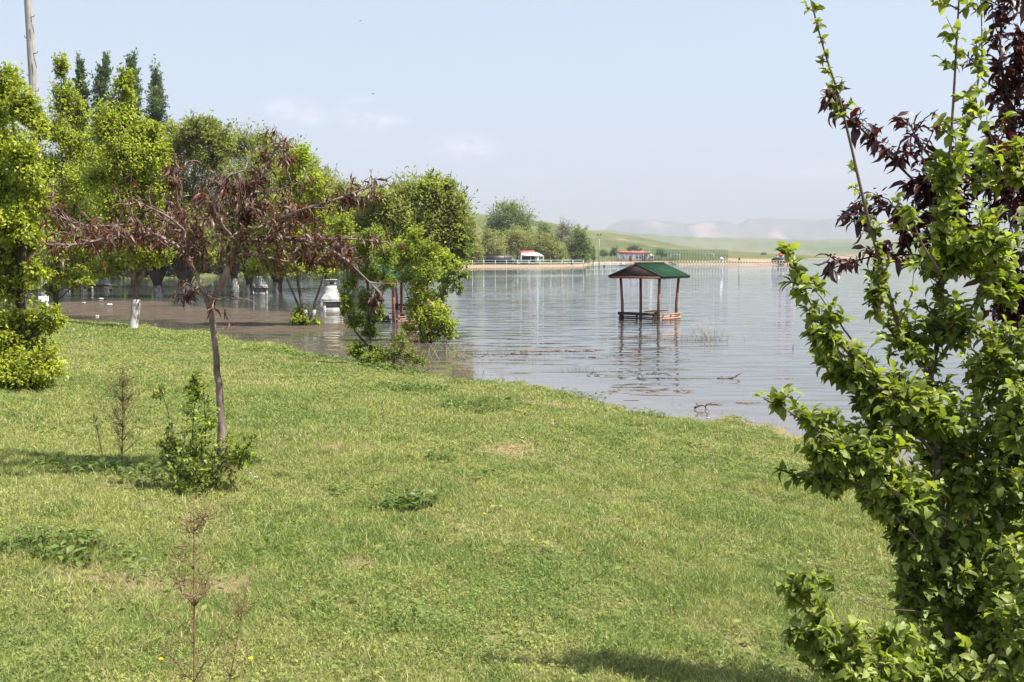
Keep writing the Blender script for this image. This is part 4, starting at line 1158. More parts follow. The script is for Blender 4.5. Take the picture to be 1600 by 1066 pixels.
# leafy suckers round its foot
SB = GP(318, 762)
d = SB[1]
traced_tree('bush', 'small green bush of upright suckers at the foot of the purple tree', SB, d,
            [(318, 765, d), (316, 720, d), (315, 690, d)],
            [([(318, 762, d), (300, 690, d), (305, 620, d), (303, 585, d)], {'r': .008}), ([(318, 762, d), (322, 680, d), (318, 600, d)], {'r': .008}), ([(316, 760, d), (275, 700, d - .1), (262, 640, d - .1), (248, 600, d - .1)], {'r': .008, 'w': .6}),
             ([(316, 760, d), (280, 740, d + .1), (258, 715, d + .1), (262, 690, d + .1)], {'r': .008}), ([(320, 760, d), (350, 720, d - .1), (385, 700, d - .1), (402, 680, d - .1)], {'r': .008}),
             ([(320, 760, d), (345, 700, d + .2), (360, 670, d + .2)], {'r': .007}), ([(318, 762, d), (300, 730, d - .3), (285, 700, d - .3)], {'r': .006})],
            [(312, 645, d, 34, 56, 60), (285, 710, d, 40, 40, 90), (330, 710, d, 56, 46, 90), (375, 710, d, 30, 26, 50), (310, 750, d, 62, 18, 80), (304, 605, d, 16, 26, 34), (250, 610, d, 12, 14, 12), (262, 690, d, 20, 30, 24)],
            M['lf_sapling'], M['bark_dark'], (.044, .026), 'ovate', 140, 5, .010, .11, .05, twr=.0022, youth=.6, cat='bush')

# ------------------------------------------------------------------ right foreground: apple tree over a purple plum
APY = 3.75
ab = P3(1500, 1180, APY); ab[2] = float(ground_z(ab[0], ab[1]))
d = APY
apple_limbs = [
    ([(1468, 760, d), (1462, 660, d), (1454, 600, d), (1450, 585, d)], {'r': .017, 'w': .6, 'r1': .014}),
    ([(1452, 588, d), (1425, 555, d), (1405, 525, d - .05), (1382, 430, d - .1), (1362, 365, d - .1), (1346, 300, d - .1), (1325, 205, d - .1), (1292, 90, d - .1), (1272, 25, d - .1), (1262, -15, d - .1)], {'r': .010, 'w': .9, 'tl': .05, 'ls': .62}),
    ([(1452, 585, d), (1470, 530, d + .1), (1472, 420, d + .1), (1480, 300, d + .1), (1488, 180, d + .1), (1495, 60, d + .1), (1500, -40, d + .1)], {'r': .011, 'w': 1.0, 'tl': .12}),
    ([(1480, 300, d + .1), (1510, 200, d + .2), (1536, 100, d + .2), (1532, -20, d + .2)], {'r': .007, 'tl': .06, 'ls': .8}),
    ([(1466, 720, d), (1420, 660, d - .1), (1370, 600, d - .15), (1320, 545, d - .2), (1275, 500, d - .2), (1256, 450, d - .2), (1240, 410, d - .2), (1236, 395, d - .2)], {'r': .009, 'from': .15, 'tl': .08}),
    ([(1420, 660, d), (1360, 620, d), (1300, 590, d), (1270, 540, d)], {'r': .007, 'tl': .1, 'w': .7}),
    ([(1330, 530, d - .2), (1305, 495, d - .2), (1275, 455, d - .2), (1255, 440, d - .2)], {'r': .004, 'tl': .05, 'w': .4}),
    ([(1470, 860, d), (1420, 790, d - .2), (1340, 720, d - .3), (1275, 668, d - .3), (1230, 640, d - .3), (1192, 622, d - .3)], {'r': .010, 'from': .15, 'tl': .09}),
    ([(1470, 860, d), (1400, 800, d - .1), (1345, 760, d - .2), (1290, 740, d - .2), (1238, 742, d - .2)], {'r': .009, 'tl': .1, 'from': .2}),
    ([(1475, 900, d), (1440, 850, d - .2), (1400, 810, d - .2), (1370, 780, d - .2)], {'r': .012, 'tl': .1}),
    ([(1490, 1100, d - .2), (1440, 1060, d - .4), (1350, 1020, d - .5), (1300, 975, d - .5), (1262, 935, d - .5), (1236, 905, d - .5)], {'r': .007, 'tl': .08, 'from': .2}),
    ([(1480, 1140, d - .2), (1400, 1080, d - .5), (1320, 1040, d - .5), (1280, 1015, d - .5), (1240, 985, d - .5)], {'r': .007, 'tl': .07, 'from': .2}),
    ([(1480, 960, d - .1), (1440, 955, d - .2), (1380, 952, d - .25), (1335, 935, d - .3), (1290, 905, d - .3)], {'r': .0035, 'w': .0, 'tl': .01, 'from': .9}),
    ([(1500, 1100, d), (1540, 950, d - .1), (1590, 850, d - .2), (1640, 780, d - .2)], {'r': .012}),
    ([(1490, 900, d), (1530, 760, d), (1570, 660, d), (1610, 560, d)], {'r': .011}),
    ([(1480, 800, d), (1500, 700, d + .2), (1530, 620, d + .2), (1560, 540, d + .2)], {'r': .009}),
    ([(1470, 560, d), (1520, 480, d), (1560, 400, d), (1590, 330, d)], {'r': .008}),
    ([(1472, 430, d), (1440, 380, d), (1420, 330, d)], {'r': .006}),
    ([(1310, 560, d - .2), (1300, 520, d - .2), (1293, 470, d - .2)], {'r': .003, 'tl': .04, 'w': .5, 'ls': .7}),
    ([(1400, 520, d - .1), (1425, 460, d - .1), (1430, 400, d - .1)], {'r': .003, 'tl': .04, 'w': .5, 'ls': .7}),
    ([(1340, 720, d - .3), (1310, 680, d - .3), (1305, 640, d - .3)], {'r': .003, 'tl': .04, 'w': .5, 'ls': .7}),
    ([(1290, 975, d - .5), (1275, 930, d - .5), (1262, 890, d - .5)], {'r': .003, 'tl': .04, 'w': .5, 'ls': .8}),
    ([(1500, 1120, d - .4), (1560, 1020, d - .6), (1600, 960, d - .7), (1620, 880, d - .7)], {'r': .008}),
]
traced_tree('apple_tree', 'big close leafy green apple tree filling the right edge, one long bare shoot reaching up', ab, d,
            [(1500, 1190, d), (1492, 1060, d), (1480, 940, d), (1470, 830, d), (1468, 755, d)], apple_limbs,
            [(1440, 640, d, 80, 60, 90), (1390, 610, d - .1, 70, 44, 70), (1330, 570, d - .1, 46, 34, 44), (1290, 520, d - .2, 32, 26, 26), (1350, 690, d - .2, 70, 40, 90), (1300, 700, d - .25, 40, 22, 36), (1275, 655, d - .25, 26, 14, 16),
             (1290, 742, d - .2, 40, 16, 24), (1400, 760, d - .1, 70, 50, 90), (1520, 720, d, 90, 90, 140), (1430, 830, d - .1, 50, 60, 70), (1560, 560, d, 60, 90, 70), (1500, 880, d, 90, 100, 170), (1590, 800, d, 60, 160, 120), (1590, 640, d - .2, 40, 60, 40),
             (1440, 920, d - .1, 50, 60, 64), (1540, 1010, d, 110, 80, 160), (1430, 1030, d - .3, 80, 44, 70), (1340, 1040, d - .5, 70, 26, 50), (1285, 975, d - .5, 36, 26, 14), (1250, 925, d - .5, 24, 18, 7), (1390, 985, d - .4, 40, 30, 16), (1265, 1000, d - .5, 26, 20, 7), (1480, 500, d, 50, 50, 36), (1420, 520, d, 50, 44, 30), (1490, 380, d + .1, 40, 60, 36), (1560, 430, d + .1, 40, 60, 34),
             (1480, 260, d + .1, 30, 50, 16), (1590, 950, d - .3, 60, 120, 70), (1550, 220, d + .2, 40, 80, 16), (1575, 1000, d - .3, 60, 80, 60), (1590, 260, d + .2, 24, 60, 10), (1600, 690, d, 36, 120, 60), (1530, 360, d, 50, 50, 24), (1370, 450, d - .1, 16, 50, 10)],
            M['lf_apple'], M['bark'], (.050, .032), 'ovate', 440, 10, .026, .13, .15, twr=.0022, youth=1.1, sides=9, spur=3, curl=.3)

d = 4.5
plum_base = P3(1690, 1100, d); plum_base[2] = float(ground_z(plum_base[0], plum_base[1]))
root, Gb, Gl = traced_tree('plum_tree', 'purple black leaved tree behind the close apple tree at the right edge', plum_base, d,
            [(1690, 1090, d), (1680, 800, d), (1665, 600, d), (1650, 480, d), (1640, 380, d)],
            [([(1665, 600, d), (1610, 470, d), (1560, 400, d), (1500, 330, d), (1430, 290, d), (1385, 235, d), (1340, 200, d), (1305, 165, d), (1290, 150, d)], {'r': .013, 'from': .1, 'tl': .1}),
             ([(1640, 500, d), (1560, 450, d), (1480, 405, d), (1400, 395, d), (1340, 405, d), (1300, 418, d), (1280, 432, d)], {'r': .010, 'tl': .09, 'w': .9}),
             ([(1640, 380, d), (1600, 260, d), (1570, 150, d), (1560, 60, d), (1575, -30, d)], {'r': .013}),
             ([(1640, 380, d), (1640, 200, d), (1620, 60, d), (1610, -40, d)], {'r': .013}),
             ([(1600, 260, d), (1545, 240, d), (1490, 250, d), (1440, 235, d), (1420, 190, d)], {'r': .008, 'w': .6}),
             ([(1560, 400, d), (1480, 340, d), (1430, 330, d), (1390, 320, d), (1345, 345, d)], {'r': .007}),
             ([(1665, 600, d), (1620, 510, d), (1580, 470, d), (1550, 480, d)], {'r': .009}),
             ([(1570, 150, d), (1530, 120, d), (1525, 90, d)], {'r': .006, 'w': .5}),
             ([(1680, 760, d), (1630, 740, d), (1590, 700, d), (1575, 715, d)], {'r': .008, 'w': .5})],
            [(1590, 110, d, 26, 80, 24), (1560, 250, d, 50, 60, 34), (1580, 300, d, 44, 70, 34), (1470, 290, d, 50, 34, 34), (1500, 380, d, 60, 50, 50), (1585, 470, d, 26, 44, 50), (1420, 350, d, 36, 24, 18), (1650, 300, d, 70, 200, 50), (1650, 620, d, 50, 80, 40)],
            M['lf_plum'], M['bark_dark'], (.076, .030), 'ovate', 280, 5, .035, .13, .55, twr=.0028, youth=.3, sides=8, curl=.45, skip_build=True)
# many small young leaves and spent flower clusters on the plum twigs
nn = 5200
src = np.concatenate(Gl.v)[::9]
pp = src[RNG.integers(0, len(src), nn)] + RNG.normal(size=(nn, 3)) * .010
Gl.leaves(pp, unit(nn) + [0, 0, -.2], unit(nn) + [0, 0, .6], RNG.uniform(.015, .045, nn), RNG.uniform(.007, .016, nn), RNG.uniform(0, .6, nn), RNG.uniform(0, .4, nn), 'ovate', .3)
Gb.build('trunk', M['bark_dark'], root, smooth=True)
Gl.build('crown', M['lf_plum'], root, smooth=True)


# ------------------------------------------------------------------ dry weeds, weed clumps, litter
def dry_weed(label, base, top_px, y, n_br, spread, mat='dry_stem', r=.006, name='dry_weed', up=.9, seeds=True, group=None):
    root = thing(name, base, label, 'dry weed', group)
    G = Geo(); S = Geo()
    top = P3(top_px[0], top_px[1], y)
    h = top[2] - base[2]
    q = limb(G, [base - [0, 0, .05], (base + top) / 2 + RNG.normal(size=3) * h * .02, top], r, r * .25, 9, 5)
    for _ in range(n_br):
        t = RNG.uniform(.15, .95); i = int(t * 8)
        p = q[i]
        dd = unit(1)[0]; dd[2] = abs(dd[2]) * .5 + up; dd /= np.linalg.norm(dd)
        e = p + dd * h * spread * RNG.uniform(.4, 1.0) * (1.1 - t)
        b_ = limb(G, [p, (p + e) / 2 + RNG.normal(size=3) * h * .015, e], r * .4, r * .12, 5, 3)
        for _k in range(5):
            j = RNG.integers(1, 5); dd2 = unit(1)[0]; dd2[2] = abs(dd2[2]); e2 = b_[j] + dd2 * h * spread * .22
            G.tubes(np.array([b_[j], (b_[j] + e2) / 2, e2]), np.array([r * .2, r * .15, r * .08]), 3)
            if seeds:
                m = 4
                pts = b_[j] + (e2 - b_[j]) * RNG.uniform(.3, 1, (m, 1))
                S.leaves(pts, unit(m), unit(m), r * 1.5, r * .8, RNG.uniform(0, 1, m), 0, 'kite')
    if S.n:
        G.v += S.v; G.a += S.a; G.b += S.b
        for k_, l_ in S.f.items():
            G.f.setdefault(k_, []).extend([q_ + G.n for q_ in l_])
        G.n += S.n
    G.build('stem', M[mat], root)
    return root


b1 = P3(300, 1150, 3.5); b1[2] = float(ground_z(b1[0], b1[1]))
dry_weed('tall dry brown weed close to the camera, rising from the lower frame edge', b1, (303, 770), 3.5, 40, .42, r=.0058)
b1 = P3(322, 1150, 3.55); b1[2] = float(ground_z(b1[0], b1[1]))
dry_weed('second thinner dry weed leaning right, close to the camera', b1, (392, 880), 3.6, 20, .4, r=.0042)
b = GP(190, 722); dry_weed('bushy dry brown weed on the grass left of the purple tree', b, (190, 565), b[1], 54, .55, r=.0075)
b = GP(163, 718); dry_weed('single bare dry stalk left of the bushy brown weed', b, (140, 620), b[1], 9, .35, r=.006)
b = GP(434, 715); dry_weed('pale dry weed tuft right of the purple tree', b, (432, 668), b[1], 10, .6, 'straw', r=.004)
b = GP(545, 552); dry_weed('whitish dry plant at the brown water edge', b, (505, 522), b[1], 26, .7, 'straw', r=.008)
for k, (px, lab) in enumerate([(612, 'bare brown twiggy shrub beside the dark sapling'), (636, 'bare brown twiggy shrub below the round yellow green bush')]):
    b = GP(px, 574); dry_weed(lab, b, (px + 6, 520), b[1], 40, .75, r=.008)
    b2 = b + [.15, .1, 0]
b = GP(1110, 742); dry_weed('small dry weed on the lawn near the right shore', b, (1108, 705), b[1], 12, .6, 'straw', r=.003)


def weed_clump(label, px, py, w, n, ll=.12):
    c = GP(px, py); n = int(n * 1.6)
    root = thing('weed_clump', c, label, 'weed', 'dark broad leaved weeds in the lawn')
    G, S = Geo(), Geo()
    a = RNG.uniform(0, 2 * math.pi, n); rr = np.sqrt(RNG.uniform(0, 1, n)) * w
    x = c[0] + np.cos(a) * rr; y = c[1] + np.sin(a) * rr * .8
    z = ground_z(x, y)
    hgt = RNG.uniform(.03, .15, n) * (1.1 - rr / w * .6); sz_up = 1
    p = np.stack([x, y, z + hgt], 1)
    S.tubes(np.stack([np.stack([x, y, z - .01], 1), (np.stack([x, y, z], 1) + p) / 2 + RNG.normal(size=(n, 3)) * .006, p], 1), np.tile([.002, .0018, .0012], (n, 1)), 3)
    th = RNG.uniform(0, 2 * math.pi, n)
    D = np.stack([np.cos(th), np.sin(th), RNG.uniform(-.2, .7, n)], 1)
    sz = ll * RNG.uniform(.5, 1.1, n)
    G.leaves(p, D, np.tile([0, 0, 1.0], (n, 1)) + RNG.normal(size=(n, 3)) * .3, sz, sz * .5, RNG.uniform(0, .8, n), 0, 'ovate', .35)
    for k_, l_ in S.f.items():
        G.f.setdefault(k_, []).extend([q_ + G.n for q_ in l_])
    G.v += S.v; G.a += S.a; G.b += S.b; G.n += S.n
    G.build('foliage', M['lf_weed'], root)


weed_clump('dark broad leaved weed in the middle of the lawn, nearest the camera of its kind', 640, 796, .27, 70, .10)
weed_clump('small dark weed just above the large mid lawn weed', 688, 722, .22, 34, .09)
weed_clump('wide weed patch on the lawn below the round yellow green bush', 645, 612, .65, 110, .12)
weed_clump('longest weed patch, between the round bush and the bare dry patch', 752, 634, .8, 140, .11)
weed_clump('weed tuft at the water edge above the longest weed patch', 740, 600, .55, 60, .11)
weed_clump('dark weed tuft at the shore right of the purple tree trunk', 425, 548, .9, 80, .14)
weed_clump('dark weed tuft at the shore left of the sapling foot', 512, 562, .9, 90, .14)
weed_clump('leafy weed fringe around the sapling foot', 610, 580, .9, 110, .13)
weed_clump('weed fringe on the shore directly below the open water in the middle', 905, 622, .7, 80, .09)
weed_clump('low dark weed patch at the lower left of the lawn', 130, 868, .36, 80, .08)
weed_clump('low grey green weeds left of the purple tree base', 140, 738, .5, 90, .09)
weed_clump('low dark weeds at the far left edge of the lawn', 45, 855, .3, 60, .08)
weed_clump('short weeds between the bushy dry weed and the purple tree', 262, 752, .45, 80, .09)
weed_clump('small weed sprigs at the right shore by the water', 1155, 664, .22, 26, .08)
weed_clump('weeds growing along the shore right of the middle', 1010, 650, .5, 60, .07)


def flower(px, py, label, r=.012, name='dandelion'):
    c = GP(px, py)
    root = thing(name, c, label, 'flower', 'yellow flowers in the grass')
    G = Geo()
    top = c + [0, 0, .07]
    G.tubes(np.array([c, (c + top) / 2 + [.003, 0, 0], top]), np.array([.0018, .0016, .0014]), 4)
    G.build('stem', M['lf_weed'], root)
    n = 26; a = np.linspace(0, 2 * math.pi * 2, n)
    H = Geo(); H.leaves(np.tile(top, (n, 1)), np.stack([np.cos(a), np.sin(a), np.where(np.arange(n) < 13, .25, .8)], 1), np.tile([0, 0, 1.0], (n, 1)), r, r * .4, 0, 0, 'kite', .05, .1)
    H.build('petals', M['yellow'], root)


flower(316, 755, 'yellow flower at the foot of the green sucker bush', .022)
flower(392, 1056, 'yellow flower at the bottom edge right of the dry weeds', .014)
flower(757, 818, 'yellow flower in the mid lawn, nearest the broad leaved weed', .014)
flower(832, 862, 'yellow flower in the mid lawn, further right', .014)
flower(252, 1055, 'yellow flower at the bottom edge left of the dry weeds', .014)


def litter(name, label, p, size, group=None):
    """a crumpled scrap"""
    G = Geo(); k = 7
    X, Y = np.meshgrid(np.linspace(-1, 1, k), np.linspace(-1, 1, k))
    Z = .35 * np.abs(np.sin(X * 3 + p[0]) * np.cos(Y * 4 + p[1])) + .15 * RNG.random((k, k)) + .25 * (1 - X ** 2) * (1 - Y ** 2)
    ang = p[0] * 7
    v = np.stack([X * (1 - .2 * Y ** 2), Y * (.6 - .2 * X ** 2), Z], -1).reshape(-1, 3) * size
    i = np.arange(k - 1)[:, None] * k + np.arange(k - 1)[None]
    G.add(v + p, np.stack([i, i + 1, i + k + 1, i + k], -1).reshape(-1, 4))
    o = G.build(name, M['plastic_white'], origin=np.array(p), label=label, cat='litter', group=group)
    m = o.modifiers.new('thick', 'SOLIDIFY'); m.thickness = size * .05


litter('litter', 'white scrap floating on the brown film, further one', WP(158, 468), .17)
litter('litter', 'greyish white scrap floating on the brown film, nearer one', WP(171, 477), .18)
litter('litter', 'small white scrap at the grass edge left of the white trunk', WP(152, 494), .09)
litter('litter', 'small pale scrap left of the leaning white trunk on the brown film', WP(131, 474), .12)
litter('litter', 'white scrap lying in the grass right of the purple tree', GP(400, 750) + [0, 0, .02], .022)
litter('litter', 'tiny white scrap beside the scrap right of the purple tree', GP(391, 744) + [0, 0, .02], .014)
litter('litter', 'small white scrap on the lawn near the bare dry patch', GP(816, 688) + [0, 0, .02], .022)


def reeds(label, px, py, w, dd, n, h, mat='dry_stem', r=.006, lean=.35):
    c = WP(px, py)
    root = thing('reed_clump', c, label, 'reeds', 'dead stalks standing in the water')
    G = Geo()
    x = c[0] + RNG.normal(size=n) * w * .5; y = c[1] + RNG.normal(size=n) * dd * .5
    s0 = np.stack([x, y, np.full(n, -.06)], 1)
    e = s0 + np.stack([RNG.normal(size=n) * lean * h, RNG.normal(size=n) * lean * h, RNG.uniform(.3, 1.05, n) * h], 1)
    mid = (s0 + e) / 2 + RNG.normal(size=(n, 3)) * h * .05
    G.tubes(np.stack([s0, mid, e], 1), np.tile([r, r * .8, r * .4], (n, 1)), 3)
    G.build('foliage', M[mat], root)


reeds('reddish dead stalks in shallow water left of the middle', 772, 552, 1.5, 1.2, 70, .34, r=.004)
reeds('thin dead stalks beside the reddish ones in the shallows', 830, 556, 1.6, 1.0, 26, .3, r=.0035)
reeds('reddish stalks in the water right of the shelter', 1050, 531, 1.9, .6, 90, .28, r=.005)
reeds('taller pale reed tuft right of the shelter', 1104, 528, .5, .4, 34, .75, 'straw', r=.005, lean=.3)
reeds('stalks at the right end of the reed line', 1115, 533, .5, .5, 30, .3, r=.0045)
reeds('short green sprigs in the shallows left of the driftwood', 900, 578, .5, .4, 26, .16, 'lf_weed', r=.006)
reeds('few short green sprigs close to the lawn edge', 958, 610, .5, .3, 14, .1, 'lf_weed', r=.006)
reeds('thin dead stalks at the shore below the round bush', 735, 590, .9, .6, 36, .42, r=.0035)
reeds('dead stalks on the shore left of the shelter reflection', 665, 560, 1.5, 1.5, 70, .45, 'straw', r=.004)
reeds('lone thin stick standing in the open water at the right', 1239, 545, .02, .02, 2, .3, r=.008, lean=.03)
reeds('dark sprigs standing in the water at the right shore', 1156, 667, .12, .1, 14, .10, 'lf_weed', r=.006)


def twig_raft(label, px, py, w, dd, n, ln=.25, mat='drift', r=.006):
    c = WP(px, py); n = n // 2
    G = Geo()
    x = c[0] + RNG.uniform(-w, w, n); y = c[1] + RNG.normal(size=n) * dd + .15 * (x - c[0])
    a = RNG.normal(size=n) * .5; l_ = ln * RNG.uniform(.3, 1, n)
    s0 = np.stack([x, y, RNG.uniform(.0, .01, n)], 1); e = s0 + np.stack([np.cos(a) * l_, np.sin(a) * l_, RNG.uniform(-.005, .02, n)], 1)
    G.tubes(np.stack([s0, (s0 + e) / 2 + RNG.normal(size=(n, 3)) * .008, e], 1), np.tile([r, r, r * .5], (n, 1)), 4)
    G.build('floating_debris', M[mat], origin=c, label=label, kind='stuff')


twig_raft('reddish line of floating twigs in front of the stalks', 870, 549, 1.2, .10, 90, .28, 'dry_stem', r=.008)
twig_raft('thin twig line nearer the shelter', 960, 558, .8, .06, 40, .25, 'dry_stem')
twig_raft('scattered floating twigs below the shelter reflection', 985, 586, 1.1, .45, 46)
twig_raft('floating twigs left of the curved driftwood', 1010, 612, 1.0, .25, 50, .2, 'dry_stem')
twig_raft('long faint twig line reaching toward the apple tree', 1170, 630, .9, .06, 50, .2, 'dry_stem')
twig_raft('floating twig scraps at the foot of the dead stalks', 770, 556, 1.3, .5, 80, .2, 'dry_stem')


def driftwood(label, pts, r, y):
    c = P3(*pts[0], y); c[2] = 0
    root = thing('driftwood', c, label, 'driftwood', 'driftwood in the shallows')
    G = Geo()
    q = limb(G, [P3(a, b_, y) for a, b_ in pts], r, r * .4, 8, 6, r * .25)
    e = q[5] + [.08, 0, .06]; G.tubes(np.array([q[5], (q[5] + e) / 2, e]), np.array([r * .6, r * .5, r * .3]), 5)
    e = q[2] + [-.06, .02, .05]; G.tubes(np.array([q[2], (q[2] + e) / 2, e]), np.array([r * .6, r * .5, r * .3]), 5)
    G.build('branch', M['drift'], root, smooth=True)


yy = WP(1140, 591)[1]
driftwood('dark driftwood branch with upturned end floating far out', [(1121, 592), (1132, 591), (1145, 591), (1152, 588), (1158, 583)], .03, yy)
yy = WP(1100, 640)[1]
driftwood('curved driftwood branch nearest the lawn edge', [(1085, 638), (1093, 634), (1100, 633), (1105, 641)], .024, yy)
c = GP(1106, 655)
litter('stone', 'pale stone at the lawn edge by the curved driftwood', c + [0, 0, .01], .035)


# ------------------------------------------------------------------ open shelters (gazebos)
def shelter(at, rz, label, ln_a=1.8, ln_b=1.7):
    """local frame: origin at the near post; +X to the left-back post, +Y to the right-back post"""
    root = thing('open_shelter', (at[0], at[1], 0), label, 'shelter', 'green roofed open shelters in the flood', rz)
    A, B = ln_a, ln_b
    z0, ze, zr = -.5, 1.9, 2.44
    oa, ob = .42, .45

    def part(G, name, mat, **kw):
        me = G.build(name, mat, **kw)
        me.parent = root
        return me
    splay = .05
    for (x, y) in ((0, 0), (A, 0), (A, B), (0, B)):
        sx = -1 if x == 0 else 1; sy = -1 if y == 0 else 1
        G = Geo(); G.tubes(np.array([[x - sx * splay * .6, y - sy * splay * .6, z0], [x - sx * splay * .3, y - sy * splay * .3, .7], [x + sx * splay, y + sy * splay, ze - .03]]), np.array([.068, .064, .058]), 10)
        part(G, 'post', M['wood_red'], smooth=False)
    # ridge runs along Y, gable spans along X
    ym, yM = -ob, B + ob
    xm, xM, xc = -oa, A + oa, A / 2
    th = .035
    for sgn in (-1, 1):
        G = Geo()
        xe = xm if sgn < 0 else xM
        top = np.array([[xc, ym, zr], [xc, yM, zr], [xe, yM, ze - .01], [xe, ym, ze - .01]])
        v = np.concatenate([top, top - [0, 0, th]])
        # ribs of the sheet as raised strips
        G.add(v, [(0, 1, 2, 3), (7, 6, 5, 4), (0, 4, 5, 1), (1, 5, 6, 2), (2, 6, 7, 3), (3, 7, 4, 0)])
        for k in range(1, 12):
            yk = ym + (yM - ym) * k / 12
            G.beam([xc + sgn * .03, yk, zr + .006 - .03 * (zr - ze) / (xM - xc)], [xe, yk, ze + .0], .018, .014)
        part(G, 'roof_panel', M['roof_green'])
    G = Geo(); G.beam([xc, ym - .02, zr + .02], [xc, yM + .02, zr + .02], .16, .03)
    part(G, 'ridge_cap', M['roof_green'])
    for y_ in (ym + .03, yM - .03):
        G = Geo()
        v = np.array([[xm + .12, y_, ze - .045], [xM - .12, y_, ze - .045], [xc, y_, zr - .05]])
        v = np.concatenate([v, v + [0, .022, 0]])
        G.add(v, [(0, 1, 2), (5, 4, 3), (0, 3, 4, 1), (1, 4, 5, 2), (2, 5, 3, 0)])
        part(G, 'gable_board', M['wood_dark'])
        G = Geo(); G.beam([xm + .05, y_ - .016, ze - .075], [xM - .05, y_ - .016, ze - .075], .03, .09)
        part(G, 'tie_beam', M['wood_red'])
        for xe in (xm, xM):
            G = Geo(); G.beam([xe, y_ - .035, ze - .05], [xc, y_ - .035, zr - .05], .025, .09)
            part(G, 'barge_board', M['wood_dark'])
    for xe in (xm + .03, xM - .03):
        G = Geo(); G.beam([xe, ym + .08, ze - .07], [xe, yM - .08, ze - .07], .03, .10)
        part(G, 'fascia', M['wood_dark'])
    for xe in (0, A):
        G = Geo(); G.beam([xe, -.2, ze - .09], [xe, B + .2, ze - .09], .07, .08); part(G, 'top_plate', M['wood_red'])
    # bench on the gable side (dark) and bench on the eave side (pale orange), seats just above the flood
    nb = thing_part(root, 'bench')
    G = Geo(); G.beam([.12, -.16, .26], [A + .1, -.16, .26], .035, .13); G.beam([.12, .08, .12], [A + .1, .08, .12], .32, .035); G.beam([.12, -.09, .05], [A + .1, -.09, .05], .05, .07)
    o = G.build('bench_seat', M['wood_dark']); o.parent = nb
    for x in (.18, A * .55, A):
        o = Geo().box((x, -.13, -.05), (.06, .05, .55)).build('bench_leg', M['wood_dark']); o.parent = nb
    nb = thing_part(root, 'bench')
    G = Geo(); G.beam([-.16, .12, .24], [-.16, B + .12, .24], .035, .055); G.beam([-.12, .12, .05], [-.12, B + .12, .05], .035, .075); G.beam([.1, .12, .13], [.1, B + .12, .13], .32, .03)
    o = G.build('bench_seat', M['wood_pale']); o.parent = nb
    for y in (.2, B * .55, B):
        o = Geo().box((-.1, y, -.1), (.05, .05, .65)).build('bench_leg', M['wood_pale']); o.parent = nb
    G = Geo(); G.beam([A * .35, B * .2, .34], [A * .35, B * .95, .34], .5, .04); G.box((A * .35, B * .55, .0), (.1, .1, .66))
    part(G, 'table', M['wood_pale'])
    # concrete footing under water is hidden; leave it out
    return root


def thing_part(root, name):
    o = bpy.data.objects.new(name, None); COL.objects.link(o); o.parent = root
    return o


np0 = WP(1029, 501)
# +X of the shelter points to the left-back post, i.e. world (-.81, .59); with +Y to the right-back, world (.59,.81): mirrored frame
def shelter_at(np_, label, ang):
    r = shelter(np_, 0, label)
    r.rotation_euler = (0, 0, 0)
    ex = Vector((-math.cos(ang), math.sin(ang), 0)); ey = Vector((math.sin(ang), math.cos(ang), 0))
    # right-handed frame needed: swap the roles by rotating so local X runs to the left-back post seen from the other side
    return r, ex, ey


def mirror_place(root, at, ang):
    """local (x,y) -> world at + x*ex + y*ey by flipping mesh X once (real vertices, no negative scale)"""
    for o in all_children(root):
        if o.type == 'MESH' and not o.data.get('flipped'):
            me = o.data
            co = np.empty(len(me.vertices) * 3, np.float32); me.vertices.foreach_get('co', co)
            co = co.reshape(-1, 3); co[:, 0] *= -1; me.vertices.foreach_set('co', co.ravel()); me.flip_normals(); me['flipped'] = 1
    root.location = (float(at[0]), float(at[1]), 0)
    root.rotation_euler = (0, 0, -ang)


def all_children(o):
    r = []
    for c in o.children:
        r.append(c); r += all_children(c)
    return r


def copy_tree(o, parent=None):
    c = o.copy(); COL.objects.link(c); c.parent = parent
    for ch in list(o.children): copy_tree(ch, c)
    return c


sh1 = shelter(np0, 0, 'green roofed open wooden shelter standing alone in the open water')
mirror_place(sh1, np0, math.radians(36))
sh2 = copy_tree(sh1); sh2['label'] = 'green roofed open shelter behind the sapling, left of the fresh green tree in the water'
q = WP(615, 504); sh2.location = (q[0], q[1], -.02); sh2.rotation_euler = (0, 0, math.radians(-48))
sh3 = copy_tree(sh1); sh3['label'] = 'green roofed open shelter almost hidden behind the fresh green tree, its right post showing'
q = WP(664, 484); sh3.location = (q[0], q[1], -.05); sh3.rotation_euler = (0, 0, math.radians(-30))


